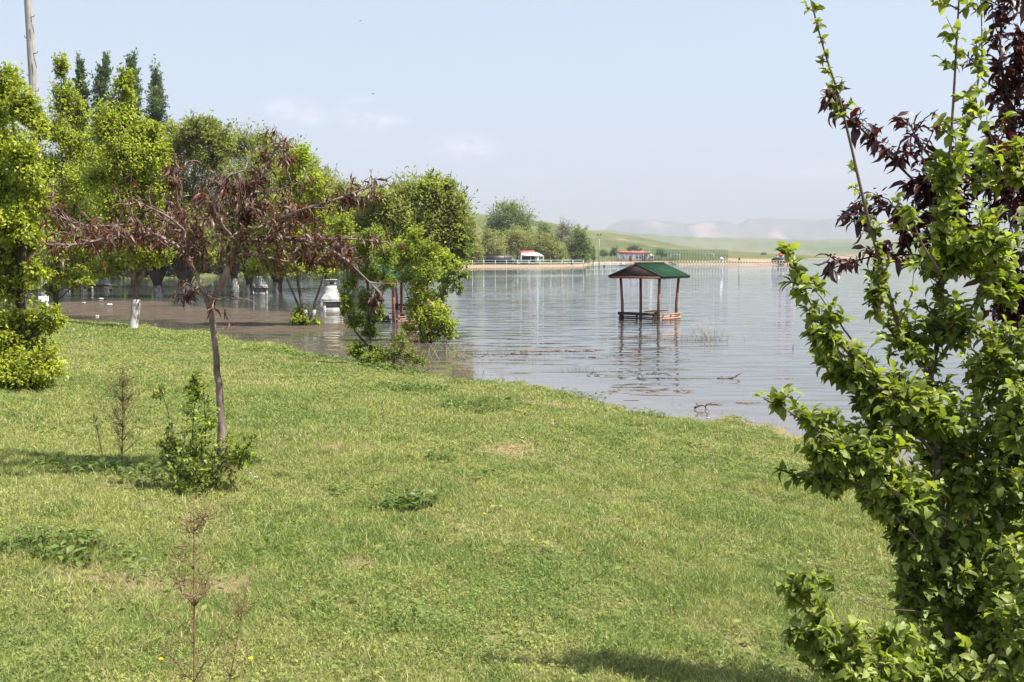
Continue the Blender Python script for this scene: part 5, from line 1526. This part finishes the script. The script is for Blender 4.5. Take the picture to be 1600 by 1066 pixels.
# ------------------------------------------------------------------ concrete fireplaces
def fireplace(label, px, py, rz, s=1.0):
    c = WP(px, py)
    root = thing('fireplace', (c[0], c[1], -.2), label, 'barbecue', 'concrete barbecue fireplaces in the flood', rz)

    def part(G, name, mat):
        o = G.build(name, mat); o.parent = root; return o
    G = Geo()   # hearth box with open front (-Y)
    G.box((-.46 * s, 0, .12), (.1 * s, .75 * s, .95)); G.box((.46 * s, 0, .12), (.1 * s, .75 * s, .95)); G.box((0, .33 * s, .12), (.82 * s, .09 * s, .95))
    G.box((0, -.02, .0), (.82 * s, .6 * s, .08)); G.box((0, -.30 * s, .18), (.82 * s, .06, .30))
    part(G, 'hearth', M['concrete'])
    G = Geo(); G.box((0, -.22 * s, .46), (.80 * s, .03, .27)); part(G, 'grate_panel', M['concrete'])
    G = Geo(); G.box((0, -.02, .635), (1.12 * s, .86 * s, .07)); part(G, 'mantel', M['concrete'])
    G = Geo()   # concave tapering hood
    prof = [(.55, .40, .672), (.50, .37, .78), (.40, .30, .95), (.31, .24, 1.12), (.265, .21, 1.28), (.25, .20, 1.42)]
    rings = np.array([[[-a * s, -b * s, z], [a * s, -b * s, z], [a * s, b * s, z], [-a * s, b * s, z]] for a, b, z in prof])
    k = len(prof)
    fc = []
    for i in range(k - 1):
        for j in range(4):
            j2 = (j + 1) % 4; fc.append((i * 4 + j, i * 4 + j2, i * 4 + 4 + j2, i * 4 + 4 + j))
    fc.append(tuple(range((k - 1) * 4, k * 4))); fc.append((3, 2, 1, 0))
    G.add(rings.reshape(-1, 3), fc); part(G, 'hood', M['concrete'])
    G = Geo(); G.box((0, 0, 1.56), (.46 * s, .36 * s, .28)); G.box((0, 0, 1.725), (.56 * s, .46 * s, .05)); ch = part(G, 'chimney', M['concrete'])
    G = Geo(); G.box((0, -.183 * s, 1.57), (.24 * s, .012, .14)); o = G.build('flue_opening', M['soot']); o.parent = ch
    return root


f1 = fireplace('large pale concrete barbecue fireplace left of the dark sapling', 517, 484, math.radians(32), 1.0)
f2 = copy_tree(f1); f2['label'] = 'smaller looking concrete barbecue fireplace between two dark willow trunks'
q = WP(405, 461); f2.location = (q[0], q[1], -.1); f2.rotation_euler = (0, 0, math.radians(25))


# ------------------------------------------------------------------ half sunk picnic benches
def bench(label, px, py, w, rz=0.05):
    c = WP(px, py)
    root = thing('picnic_bench', (c[0], c[1], 0), label, 'bench', 'dark half sunk benches', rz)
    for nm, G in (('seat', Geo().box((0, 0, .17), (w, .36, .05))), ('backrest', Geo().box((0, .22, .42), (w, .04, .14))), ):
        o = G.build(nm, M['wood_dark']); o.parent = root
    for x in (-w * .42, w * .42):
        o = Geo().box((x, .1, .0), (.08, .3, .8)).build('leg', M['wood_dark']); o.parent = root
    return root


bench('short dark bench half sunk near the first willow trunks', 119, 456, .75)
bench('long dark bench half sunk in front of the willows', 156, 455, 2.0, -.05)

# ------------------------------------------------------------------ utility pole
pb = WP(69, 494)
root = thing('utility_pole', pb, 'tall weathered grey wooden pole with step pegs leaning left above the trees', 'pole')
G = Geo()
py_ = pb[1]
pole_top = P3(40, -60, py_)
pts = [pb - [0, 0, .5], P3(60, 300, py_), P3(50, 100, py_), pole_top]
q = resample(pts, 24)
G.tubes(q, np.linspace(.21, .165, 24), 14); G.build('pole_shaft', M['pole_wood'], root, smooth=True)
G = Geo()
limb(G, [q[0], q[1], q[2]], .225, .22, 6, 14); G.build('whitewash', M['white_paint'], root, smooth=True)
for k, (px, py, sg) in enumerate([(51, 26, 1), (42, 59, -1), (56, 83, 1), (46, 118, -1), (58, 142, 1), (50, 178, -1), (60, 205, 1)]):
    p = P3(px - sg * 2, py, py_ - .1)
    G = Geo(); G.tubes(np.array([p - [sg * .06, 0, .03], p + [sg * .13, -.03, 0], p + [sg * .15, -.03, .1]]), np.array([.02, .018, .018]), 5)
    G.build('step_peg', M['steel'], root)
for (px, py) in [(50, 38), (54, 92)]:
    p = P3(px, py, py_ - .19)
    G = Geo(); G.tubes(np.array([p, p + [.04, 0, -.2], p + [.08, 0, -.42]]), np.array([.02, .02, .012]), 5); G.build('crack_strap', M['steel'], root)


# ------------------------------------------------------------------ far bank: railing, hut, court, building, car
def fz(px, y):
    return float(far_z(np.array([float(px)]), np.array([float(y)]))[0])


def fence_run(name, label, cat, pxa, pxb, ya, yb, n, h, mat, rails, pr, group=None, base_z=None, rail_r=.03):
    za = fz(pxa, ya) if base_z is None else base_z
    a = P3(pxa, 400, ya); b = P3(pxb, 400, yb); a[2] = za; b[2] = za
    root = thing(name, a, label, cat, group)
    post0 = None
    for k in range(n):
        t = k / (n - 1); p = a + (b - a) * t
        if post0 is None:
            G = Geo(); G.box(p + [0, 0, h / 2 - .2], (pr * 2, pr * 2, h + .4)); G.box(p + [0, 0, h + .02], (pr * 2.6, pr * 2.6, .04))
            post0 = G.build('post', M[mat], root); p00 = p
        else:
            o = post0.copy(); COL.objects.link(o); o.parent = root; o.location = [float(v) for v in (p - p00)]
    for zz in rails:
        G = Geo(); G.beam(a + [0, 0, zz], b + [0, 0, zz], rail_r, rail_r * 1.5); G.build('rail', M[mat], root)
    return root


ya = CAM_H * F_PX / (417.5 - 398) + 1.0
fence_run('railing', 'white two rail railing along the sandy far bank in front of the hut', 'railing', 738, 912, ya, 232, 11, 1.15, 'white_paint', (.55, 1.1), .055, rail_r=.05)
fence_run('railing', 'low white railing standing in the water right of the bank trees', 'railing', 916, 966, 226, 240, 5, .95, 'white_paint', (.4, .85), .05, base_z=.0, rail_r=.04)
fence_run('fence', 'long cream post fence along the far sandy shore at the right', 'fence', 1052, 1236, 263, 266, 42, 1.0, 'cream', (.25, .95), .055, base_z=.25, rail_r=.05)
fence_run('wire_fence', 'thin dark posts standing in the water between the lamp mast and the shelter roof', 'fence', 926, 1000, 255, 262, 6, 2.5, 'steel', (1.2, 2.4), .035, base_z=0.0, rail_r=.012)

# hut
y = 236.0
hz = fz(828, y)
c = P3(828, 410, y); c[2] = hz
root = thing('hut', c, 'small pale blue hut with red roof and white slanting awning behind the railing', 'hut')
G = Geo(); w = 4.4
G.box(c + [-1.0, 1.2, 1.05], (2.6, 2.4, 2.1)); G.box(c + [1.6, 1.2, 1.1], (.9, 2.6, 2.2)); G.build('wall', M['blue_white'], root)
G = Geo(); G.box(c + [-.9, -.012, 1.35], (1.9, .03, .85)); G.build('window', M['dark'], root)
G = Geo(); G.box(c + [.72, .6, 1.2], (.8, .03, 1.5)); G.build('door', M['dark'], root)
G = Geo()
rz0, rz1 = 2.15, 3.25
v = np.array([[-3.0, -.5, rz0 + .1], [2.3, -.5, rz0 + .1], [2.3, 3.0, rz0 + .1], [-3.0, 3.0, rz0 + .1], [-1.9, 1.2, rz1], [.9, 1.2, rz1]]) + c
G.add(v, [(0, 1, 5, 4), (1, 2, 5), (2, 3, 4, 5), (3, 0, 4), (3, 2, 1, 0)]); G.build('roof', M['red_tile'], root)
G = Geo(); v = np.array([[-2.0, -.35, 2.75], [1.9, -.35, 2.75], [3.2, -1.9, 2.0], [-2.2, -1.9, 2.15]]) + c
v = np.concatenate([v, v - [0, 0, .08]]); G.add(v, [(0, 3, 2, 1), (4, 5, 6, 7), (0, 1, 5, 4), (1, 2, 6, 5), (2, 3, 7, 6), (3, 0, 4, 7)]); G.build('awning', M['white_paint'], root)
for x in (-2.1, 3.1):
    G = Geo(); G.box(c + [x, -1.85, 1.0], (.1, .1, 2.0)); G.build('post', M['white_paint'], root)

# dark shelter roof and blue boards under the bank trees
c = P3(780, 411, 240); c[2] = fz(780, 240)
root = thing('garden_shelter', c, 'dark low open shelter with blue boards under the willows left of the hut', 'shelter')
G = Geo(); G.box(c + [0, 2.2, .45], (9.0, .1, .8)); G.build('board', M['blue_dark'], root)
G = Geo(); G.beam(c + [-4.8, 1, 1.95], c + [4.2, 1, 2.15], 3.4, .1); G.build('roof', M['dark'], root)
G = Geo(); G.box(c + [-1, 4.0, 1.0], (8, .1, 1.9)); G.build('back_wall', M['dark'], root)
for x in (-4.3, -1.5, 1.3, 3.9):
    G = Geo(); G.box(c + [x, -.5, .95], (.14, .14, 1.95)); G.build('post', M['bark'], root)
for k, (px, w_) in enumerate([(868, 2.2), (884, 1.6)]):
    c = P3(px, 411, 240); c[2] = fz(px, 240)
    root = thing('picnic_table', c, ['dark picnic table under the yellowish willow right of the hut', 'dark picnic table in front of the pale leafless tree'][k], 'table', 'picnic tables on the far bank')
    G = Geo(); G.box(c + [0, 0, .75], (w_, .8, .07)); G.build('tabletop', M['wood_dark'], root)
    G = Geo(); G.box(c + [0, -.7, .45], (w_, .28, .05)); G.box(c + [0, .7, .45], (w_, .28, .05)); G.build('seat', M['wood_dark'], root)
    for x in (-w_ * .38, w_ * .38):
        G = Geo(); G.beam(c + [x, -.7, .1], c + [x, .1, .72], .08, .08); G.beam(c + [x, .7, .1], c + [x, -.1, .72], .08, .08); G.build('leg', M['wood_dark'], root)

# long white building with a red roof
y = 345.0
c = P3(990, 402, y); c[2] = fz(990, y)
s = y / F_PX
root = thing('building', c, 'long low white building with red tiled roof above the shelter roof', 'building')
Wd, Hh = 47 * s, 2.9
G = Geo(); G.box(c + [0, 3, Hh / 2], (Wd, 6, Hh)); G.build('wall', M['white_paint'], root)
G = Geo()
v = np.array([[-Wd / 2 - .4, -.5, Hh], [Wd / 2 + .4, -.5, Hh], [Wd / 2 + .4, 6.5, Hh], [-Wd / 2 - .4, 6.5, Hh], [-Wd / 2 + 1.2, 3, Hh + .7], [Wd / 2 - 1.2, 3, Hh + .7]]) + c
G.add(v, [(0, 1, 5, 4), (1, 2, 5), (2, 3, 4, 5), (3, 0, 4), (3, 2, 1, 0)]); G.build('roof', M['red_tile'], root)
G = Geo(); G.box(c + [0, -.52, Hh - .05], (Wd + .9, .06, .22)); G.build('fascia', M['wood_red'], root)
for k in range(9):
    x = -Wd / 2 + .6 + k * (Wd - 1.2) / 8
    if k in (3, 7):
        G = Geo(); G.box(c + [x, -.03, 1.0], (.95, .08, 2.0)); G.build('door', M['bark'], root)
    elif k in (1, 5, 6):
        G = Geo(); G.box(c + [x, -.02, 1.35], (.65, .08, .8)); f_ = G.build('window', M['grey_metal'], root)
        G = Geo(); G.box(c + [x, -.07, 1.35], (.52, .02, .66)); o = G.build('pane', M['dark']); o.parent = f_; o.location = -Vector(root.location)
for k in range(7):
    x = -Wd / 2 + .2 + k * (Wd - .4) / 6
    G = Geo(); G.box(c + [x, -.45, Hh / 2], (.10, .10, Hh)); G.build('post', M['white_paint'], root)
# small cream gate tower beside it
c = P3(1018, 402, y); c[2] = fz(1018, y)
root = thing('kiosk', c, 'small cream gabled kiosk at the right end of the white building', 'kiosk')
G = Geo(); G.box(c + [0, 1, .85], (1.4, 2, 1.7)); G.build('wall', M['cream'], root)
G = Geo(); v = np.array([[-.9, -.2, 1.7], [.9, -.2, 1.7], [.9, 2.2, 1.7], [-.9, 2.2, 1.7], [-.4, 1, 2.7], [.4, 1, 2.7]]) + c
G.add(v, [(0, 1, 5, 4), (1, 2, 5), (2, 3, 4, 5), (3, 0, 4), (3, 2, 1, 0)]); G.build('roof', M['cream'], root)
G = Geo(); G.box(c + [-.85, -.3, 1.9], (.12, .12, 3.8)); G.build('post', M['cream'], root)

# fenced sports court
y0 = 300.0
x0, x1 = P3(1006, 400, y0)[0], P3(1137, 400, y0)[0]
bz = fz(1070, y0)
root = thing('sports_court_fence', (x0, y0, bz), 'tall green mesh fence of the sports court on the far bank', 'fence')
post0 = None
H = 3.4
for k in range(30):
    x = x0 + (x1 - x0) * k / 29
    if post0 is None:
        post0 = Geo().box((x, y0, bz + H / 2), (.09, .09, H)).build('post', M['net_green'], root); xx = x
    else:
        o = post0.copy(); COL.objects.link(o); o.parent = root; o.location = (x - xx, 0, 0)
G = Geo()
n = 150
xs_ = np.linspace(x0, x1, n)
P_ = np.stack([np.stack([xs_, np.full(n, y0), np.full(n, bz + .05)], 1), np.stack([xs_, np.full(n, y0), np.full(n, bz + H)], 1)], 1)
G.tubes(P_, np.full((n, 2), .018), 3)
for zz in np.linspace(.1, H, 22):
    G.beam([x0, y0, bz + zz], [x1, y0, bz + zz], .035, .03)
for zz in (.1, H / 2, H):
    for xx_ in (x0, x1):
        G.beam([xx_, y0, bz + zz], [xx_, y0 + 18, bz + zz], .04, .05)
G.beam([x0, y0 + 18, bz + H], [x1, y0 + 18, bz + H], .05, .06)
P2_ = P_ + [0, 18, 0]
G.tubes(P2_[::2], np.full((len(P2_[::2]), 2), .02), 3)
G.build('net', M['net_green'], root)
for px, lab in ((1055, 'white goal frame at the left end of the sports court'), (1108, 'white goal frame at the right end of the sports court')):
    c = P3(px, 404, y0 + 8); c[2] = fz(px, y0 + 8)
    r_ = thing('goal', c, lab, 'goal', 'goals on the sports court')
    G = Geo(); G.box(c + [-1.4, 0, 1.0], (.12, .12, 2)); G.box(c + [1.4, 0, 1.0], (.12, .12, 2)); G.box(c + [0, 0, 2.0], (2.9, .12, .12)); G.build('frame', M['white_paint'], r_)

# lamp mast
c = WP(936, 419); y = c[1]
root = thing('lamp_mast', c, 'thin grey floodlight mast with a cluster of lamps at its top, standing in the water', 'lamp mast')
H = 2.8 + (398 - 368) / F_PX * y
G = Geo(); G.tubes(np.array([c - [0, 0, .5], c + [0, 0, H * .5], c + [0, 0, H]]), np.array([.10, .08, .06]), 8); G.build('pole', M['grey_metal'], root, smooth=True)
G = Geo(); G.box(c + [0, 0, H], (.9, .08, .08)); G.build('crossbar', M['grey_metal'], root)
for x in (-.35, .32):
    G = Geo(); G.box(c + [x, -.12, H + .18], (.32, .2, .26), taper=.8); G.build('lamp', M['steel'], root)
G = Geo(); G.box(c + [.05, 0, H * .62], (.5, .1, .06)); G.build('bracket', M['steel'], root)
c = WP(944, 417)
root = thing('buoy', c, 'dark round buoy floating right of the lamp mast', 'buoy')
G = Geo(); t = np.linspace(0, 1, 7); G.tubes(c + np.stack([0 * t, 0 * t, -.1 + t * .5], 1), .22 * np.sin(np.clip(t, .08, .95) * math.pi) ** .5, 12); G.build('float', M['rubber'], root, smooth=True)
G = Geo(); G.tubes(c + np.array([[0, 0, .38], [0, 0, 1.0], [0, 0, 1.8]]), np.array([.03, .03, .02]), 6); G.build('stick', M['steel'], root)
# white pedal-boat like hull moored beyond
c = WP(975, 416)
root = thing('boat', c, 'small white boat moored behind the shelter roof', 'boat')
G = Geo()
sec = [(-1.3, .18, .30), (-.7, .48, .36), (.3, .55, .38), (1.0, .34, .44), (1.45, .03, .55)]
V_ = []
for (x, w_, h_) in sec: V_ += [(x, -w_, h_), (x, -w_ * .6, -.1), (x, w_ * .6, -.1), (x, w_, h_)]
fc = []
for i in range(len(sec) - 1):
    for j in range(3): fc.append((i * 4 + j, i * 4 + j + 1, i * 4 + 5 + j, i * 4 + 4 + j))
fc += [(3, 2, 1, 0)]
G.add(np.array(V_) + c, fc); G.build('hull', M['white_paint'], root)
G = Geo(); G.box(c + [-.2, 0, .62], (.9, .6, .5), taper=.8); G.build('cabin', M['white_paint'], root)

# radio mast on the hill
y = 480.0
c = P3(776, 400, y); c[2] = fz(776, y)
root = thing('lattice_mast', c, 'grey lattice radio mast with antennas rising in front of the big rounded tree', 'mast')
root.location = c
topz = CAM_H + (398 - 315) / F_PX * y
c2 = c.copy()
G = Geo(); w0, w1 = 1.5, .9
for i, (a, b_) in enumerate([(-1, -1), (1, -1), (1, 1), (-1, 1)]):
    G.beam(c + [a * w0, b_ * w0, 0], [c[0] + a * w1, c[1] + b_ * w1, topz - 1], .28, .28)
nlev = 13
cs = [(-1, -1), (1, -1), (1, 1), (-1, 1)]
for k in range(nlev):
    z0 = c[2] + (topz - 1 - c[2]) * k / nlev; z1 = c[2] + (topz - 1 - c[2]) * (k + 1) / nlev
    wa = w0 + (w1 - w0) * k / nlev; wb = w0 + (w1 - w0) * (k + 1) / nlev
    for i in range(4):
        a, b_ = cs[i], cs[(i + 1) % 4]
        G.beam([c[0] + a[0] * wa, c[1] + a[1] * wa, z0], [c[0] + b_[0] * wb, c[1] + b_[1] * wb, z1], .16, .16)
        G.beam([c[0] + a[0] * wb, c[1] + a[1] * wb, z1], [c[0] + b_[0] * wb, c[1] + b_[1] * wb, z1], .16, .16)
G.build('lattice', M['grey_metal'], root)
for k, (dx, dz) in enumerate([(-1.3, -1.5), (1.4, -1.3), (-1.5, -5), (1.5, -4.6), (-1.4, -9), (1.6, -8.5), (0, -.6)]):
    G = Geo(); G.box([c[0] + dx, c[1] - .8, topz + dz], (.6, .4, 2.2)); G.build('antenna', M['grey_metal'], root)
G = Geo(); t = np.linspace(0, 1, 5); G.tubes(np.array([[c[0], c[1] - 2.0, topz - 14.5], [c[0], c[1] - 2.15, topz - 14.5], [c[0], c[1] - 2.3, topz - 14.5]]), np.array([.3, .7, .9]), 14); G.build('dish', M['white_paint'], root)


# dark car at the tip of the spit
def car(c, rz):
    root = thing('car', c, 'dark car parked at the water edge beside the red awning', 'car', rz=rz)

    def part(G, n_, m_, par=None, **k):
        o = G.build(n_, M[m_], **k); o.parent = par or root; return o
    prof = [(-2.1, .45), (-2.15, .85), (-2.0, 1.05), (-1.75, 1.1), (-1.45, 1.55), (-.2, 1.62), (.75, 1.5), (1.3, 1.08), (2.05, .92), (2.15, .6), (2.1, .4)]
    n_ = len(prof); G = Geo(); V_ = []
    for sgn in (-1, 1):
        for (x, z) in prof: V_.append((x, sgn * (.84 if z < 1.12 else .66), z))
    f_ = [tuple(range(n_))[::-1], tuple(range(n_, 2 * n_))] + [(i, (i + 1) % n_, (i + 1) % n_ + n_, i + n_) for i in range(n_)]
    G.add(np.array(V_), f_); part(G, 'body', 'car_dark')
    for sgn in (-1, 1):
        G = Geo(); G.box((-.3, sgn * .755, 1.32), (1.9, .03, .3), taper=1); part(G, 'side_window', 'glass')
        for x in (-1.3, 1.3):
            G = Geo(); a = np.arange(16) * 2 * math.pi / 16
            G.tubes(np.array([[x, sgn * .70, .33], [x, sgn * .78, .33], [x, sgn * .88, .33]]), np.array([.33, .33, .33]), 16); wh = part(G, 'wheel', 'rubber')
            G = Geo(); G.tubes(np.array([[x, sgn * .875, .33], [x, sgn * .885, .33], [x, sgn * .895, .33]]), np.array([.2, .2, .18]), 12); part(G, 'rim', 'grey_metal', wh)
    G = Geo(); G.beam([1.22, 0, 1.14], [.80, 0, 1.45], 1.15, .02); part(G, 'windscreen', 'glass')
    G = Geo(); G.beam([-1.74, 0, 1.14], [-1.48, 0, 1.5], 1.15, .02); part(G, 'rear_window', 'glass')
    for sgn in (-1, 1):
        G = Geo(); G.box((2.12, sgn * .6, .72), (.06, .3, .14)); part(G, 'headlight', 'white_paint')
    return root


c = P3(1217, 412, 268); c[2] = max(fz(1217, 268), .2)
car(c, math.radians(-62))
# stall with red awning
c = P3(1226, 412, 278); c[2] = fz(1226, 278)
root = thing('stall', c, 'white stall with red awning at the tip of the far bank', 'stall')
G = Geo(); G.box(c + [.6, 1, .55], (4.2, 1.4, 1.1)); G.build('counter', M['white_paint'], root)
G = Geo(); G.box(c + [.8, 1.8, 1.1], (3.6, .1, 2.1)); G.build('wall', M['white_paint'], root)
for (x, w_) in ((-1.1, 2.2), (1.5, 2.4)):
    G = Geo(); v = np.array([[x - w_ / 2, -.6, 2.05], [x + w_ / 2, -.6, 2.05], [x + w_ / 2, 2.2, 2.05], [x - w_ / 2, 2.2, 2.05], [x, .8, 2.75]]) + c
    G.add(v, [(0, 1, 4), (1, 2, 4), (2, 3, 4), (3, 0, 4), (3, 2, 1, 0)]); G.build('awning', M['red_cloth'], root)
for x in (-2.1, 0.1, 2.6):
    G = Geo(); G.box(c + [x, -.55, 1.05], (.1, .1, 2.1)); G.build('post', M['white_paint'], root)
# white block and sign on the shore
c = P3(1127, 411, 270); c[2] = fz(1127, 270)
root = thing('booth', c, 'tiny white booth with peaked roof on the far shore beside the court', 'booth')
G = Geo(); G.box(c + [0, 0, .6], (1.0, .8, 1.2)); G.build('wall', M['white_paint'], root)
G = Geo(); v = np.array([[-.65, -.5, 1.2], [.65, -.5, 1.2], [.65, .5, 1.2], [-.65, .5, 1.2], [0, 0, 1.7]]) + c
G.add(v, [(0, 1, 4), (1, 2, 4), (2, 3, 4), (3, 0, 4), (3, 2, 1, 0)]); G.build('roof', M['white_paint'], root)
G = Geo(); G.box(c + [0, -.41, .7], (.4, .03, .5)); G.build('window', M['dark'], root)


# people far away: one seated, one standing
def person(label, c, pose, rz=0.0):
    root = thing('person', c, label, 'person', rz=rz)
    if pose == 'sit':
        J = dict(pel=(0, 0, .5), wst=(0, .02, .68), chs=(0, .0, .92), nck=(0, -.03, 1.08), hd0=(0, -.05, 1.16), hd1=(0, -.06, 1.3), hl=(.1, 0, .48), kl=(.13, -.42, .5), al=(.13, -.46, .08), tl=(.14, -.62, .04), hr=(-.1, 0, .48), kr=(-.13, -.42, .5), ar=(-.12, -.44, .08), tr=(-.13, -.6, .04),
                 sl=(.19, 0, 1.0), el=(.24, -.12, .76), wl=(.16, -.34, .6), sr=(-.19, 0, 1.0), er=(-.24, -.12, .76), wr=(-.16, -.34, .6))
    else:
        J = dict(pel=(0, 0, .92), wst=(0, 0, 1.08), chs=(0, .0, 1.32), nck=(0, 0, 1.48), hd0=(0, -.01, 1.56), hd1=(0, -.02, 1.68), hl=(.09, 0, .88), kl=(.11, -.03, .48), al=(.12, 0, .08), tl=(.13, -.16, .03), hr=(-.09, 0, .88), kr=(-.10, .04, .48), ar=(-.11, .08, .08), tr=(-.12, -.08, .03),
                 sl=(.19, 0, 1.4), el=(.25, .03, 1.12), wl=(.24, -.06, .86), sr=(-.19, 0, 1.4), er=(-.25, .03, 1.12), wr=(-.24, -.06, .86))
    R = dict(pel=.14, wst=.13, chs=.15, nck=.06, hd0=.085, hd1=.09, hl=.09, kl=.065, al=.045, tl=.035, hr=.09, kr=.065, ar=.045, tr=.035, sl=.065, el=.045, wl=.035, sr=.065, er=.045, wr=.035)
    E = [('pel', 'wst'), ('wst', 'chs'), ('chs', 'nck'), ('nck', 'hd0'), ('hd0', 'hd1'), ('pel', 'hl'), ('hl', 'kl'), ('kl', 'al'), ('al', 'tl'), ('pel', 'hr'), ('hr', 'kr'), ('kr', 'ar'), ('ar', 'tr'),
         ('chs', 'sl'), ('sl', 'el'), ('el', 'wl'), ('chs', 'sr'), ('sr', 'er'), ('er', 'wr')]
    ks = list(J); me = bpy.data.meshes.new('body')
    me.from_pydata([J[k] for k in ks], [(ks.index(a), ks.index(b_)) for a, b_ in E], [])
    o = bpy.data.objects.new('body', me); COL.objects.link(o); o.parent = root
    me.materials.append(M['cloth_dark'])
    sk = o.modifiers.new('skin', 'SKIN')
    for i, k in enumerate(ks):
        me.skin_vertices[0].data[i].radius = (R[k], R[k])
    me.skin_vertices[0].data[0].use_root = True
    o.modifiers.new('sub', 'SUBSURF').render_levels = 2
    # face and hair on the head
    hc = (np.array(J['hd0']) + np.array(J['hd1'])) / 2
    G = Geo(); t = np.linspace(0, 1, 8); G.tubes(hc + np.stack([0 * t, 0 * t - .012, -.12 + t * .24], 1), .1 * np.sin(np.clip(t, .06, .96) * math.pi) ** .6, 12)
    f_ = G.build('face', M['skin'], smooth=True); f_.parent = root
    G = Geo(); t = np.linspace(0, 1, 8); G.tubes(hc + np.stack([0 * t, 0 * t + .02, -.04 + t * .19], 1), .105 * np.sin(np.clip(.35 + t * .62, .06, .97) * math.pi) ** .6, 12)
    f_ = G.build('hair', M['hair'], smooth=True); f_.parent = root


c = P3(893, 411, 238); c[2] = fz(893, 238)
person('dark clothed person sitting at the railing in front of the far trees', c, 'sit')
G = Geo(); G.box((0, 0, .2), (.45, .45, .4)); o = G.build('stool', M['wood_dark'], origin=np.zeros(3), label='dark stool under the sitting person by the railing', cat='stool'); o.location = [float(v) for v in c + [0, .05, 0]]
c = P3(1155, 412, 270); c[2] = fz(1155, 270)
person('dark clothed person standing on the far shore right of the court', c, 'stand')


def bird(px, py, y, s):
    c = P3(px, py, y)
    root = thing('bird', c, 'small dark bird in the sky above the %s cloud' % ('left' if px > 600 else 'middle') if False else ('small dark bird high in the sky near the top edge' if py < 60 else 'small dark bird just above the larger cloud'), 'bird')
    G = Geo(); t = np.linspace(0, 1, 7); G.tubes(c + np.stack([(t - .5) * .32 * s, 0 * t, .01 * t], 1), .035 * s * np.sin(np.clip(t, .08, .97) * math.pi), 8); G.build('body', M['dark'], root, smooth=True)
    for sg in (-1, 1):
        G = Geo(); v = np.array([[-.06, 0, .01], [.07, 0, .01], [.04, sg * .2, .10], [-.02, sg * .42, .05]]) * s
        v = v @ np.array([[.8, .3, 0], [-.6, .8, 0], [0, 0, 1.0]]) + c
        v = np.concatenate([v, v - [0, 0, .006]]); G.add(v, [(0, 1, 2, 3), (7, 6, 5, 4), (0, 4, 5, 1), (1, 5, 6, 2), (2, 6, 7, 3), (3, 7, 4, 0)]); G.build('wing', M['dark'], root)


bird(583, 147, 110, .9)
bird(563, 33, 120, .8)

# ------------------------------------------------------------------ haze
hm = bpy.data.materials.new('haze_air'); hm.use_nodes = True
nt = hm.node_tree; nt.nodes.clear()
pv = nt.nodes.new('ShaderNodeVolumePrincipled')
pv.inputs['Density Attribute'].default_value = ''
pv.inputs['Temperature Attribute'].default_value = ''
pv.inputs['Color'].default_value = (.61, .655, .735, 1)
pv.inputs['Density'].default_value = 2.2e-4
pv.inputs['Anisotropy'].default_value = 0.0
o_ = nt.nodes.new('ShaderNodeOutputMaterial'); nt.links.new(pv.outputs[0], o_.inputs['Volume'])
try: hm.cycles.homogeneous_volume = True
except Exception: pass
G = Geo(); G.box((0, 5500, 310), (26500, 15500, 664)); hz_o = G.build('haze', hm, kind='stuff', label='pale summer haze over the lake', cat='haze')
print('verts', sum(len(o.data.vertices) for o in bpy.data.objects if o.type == 'MESH'))
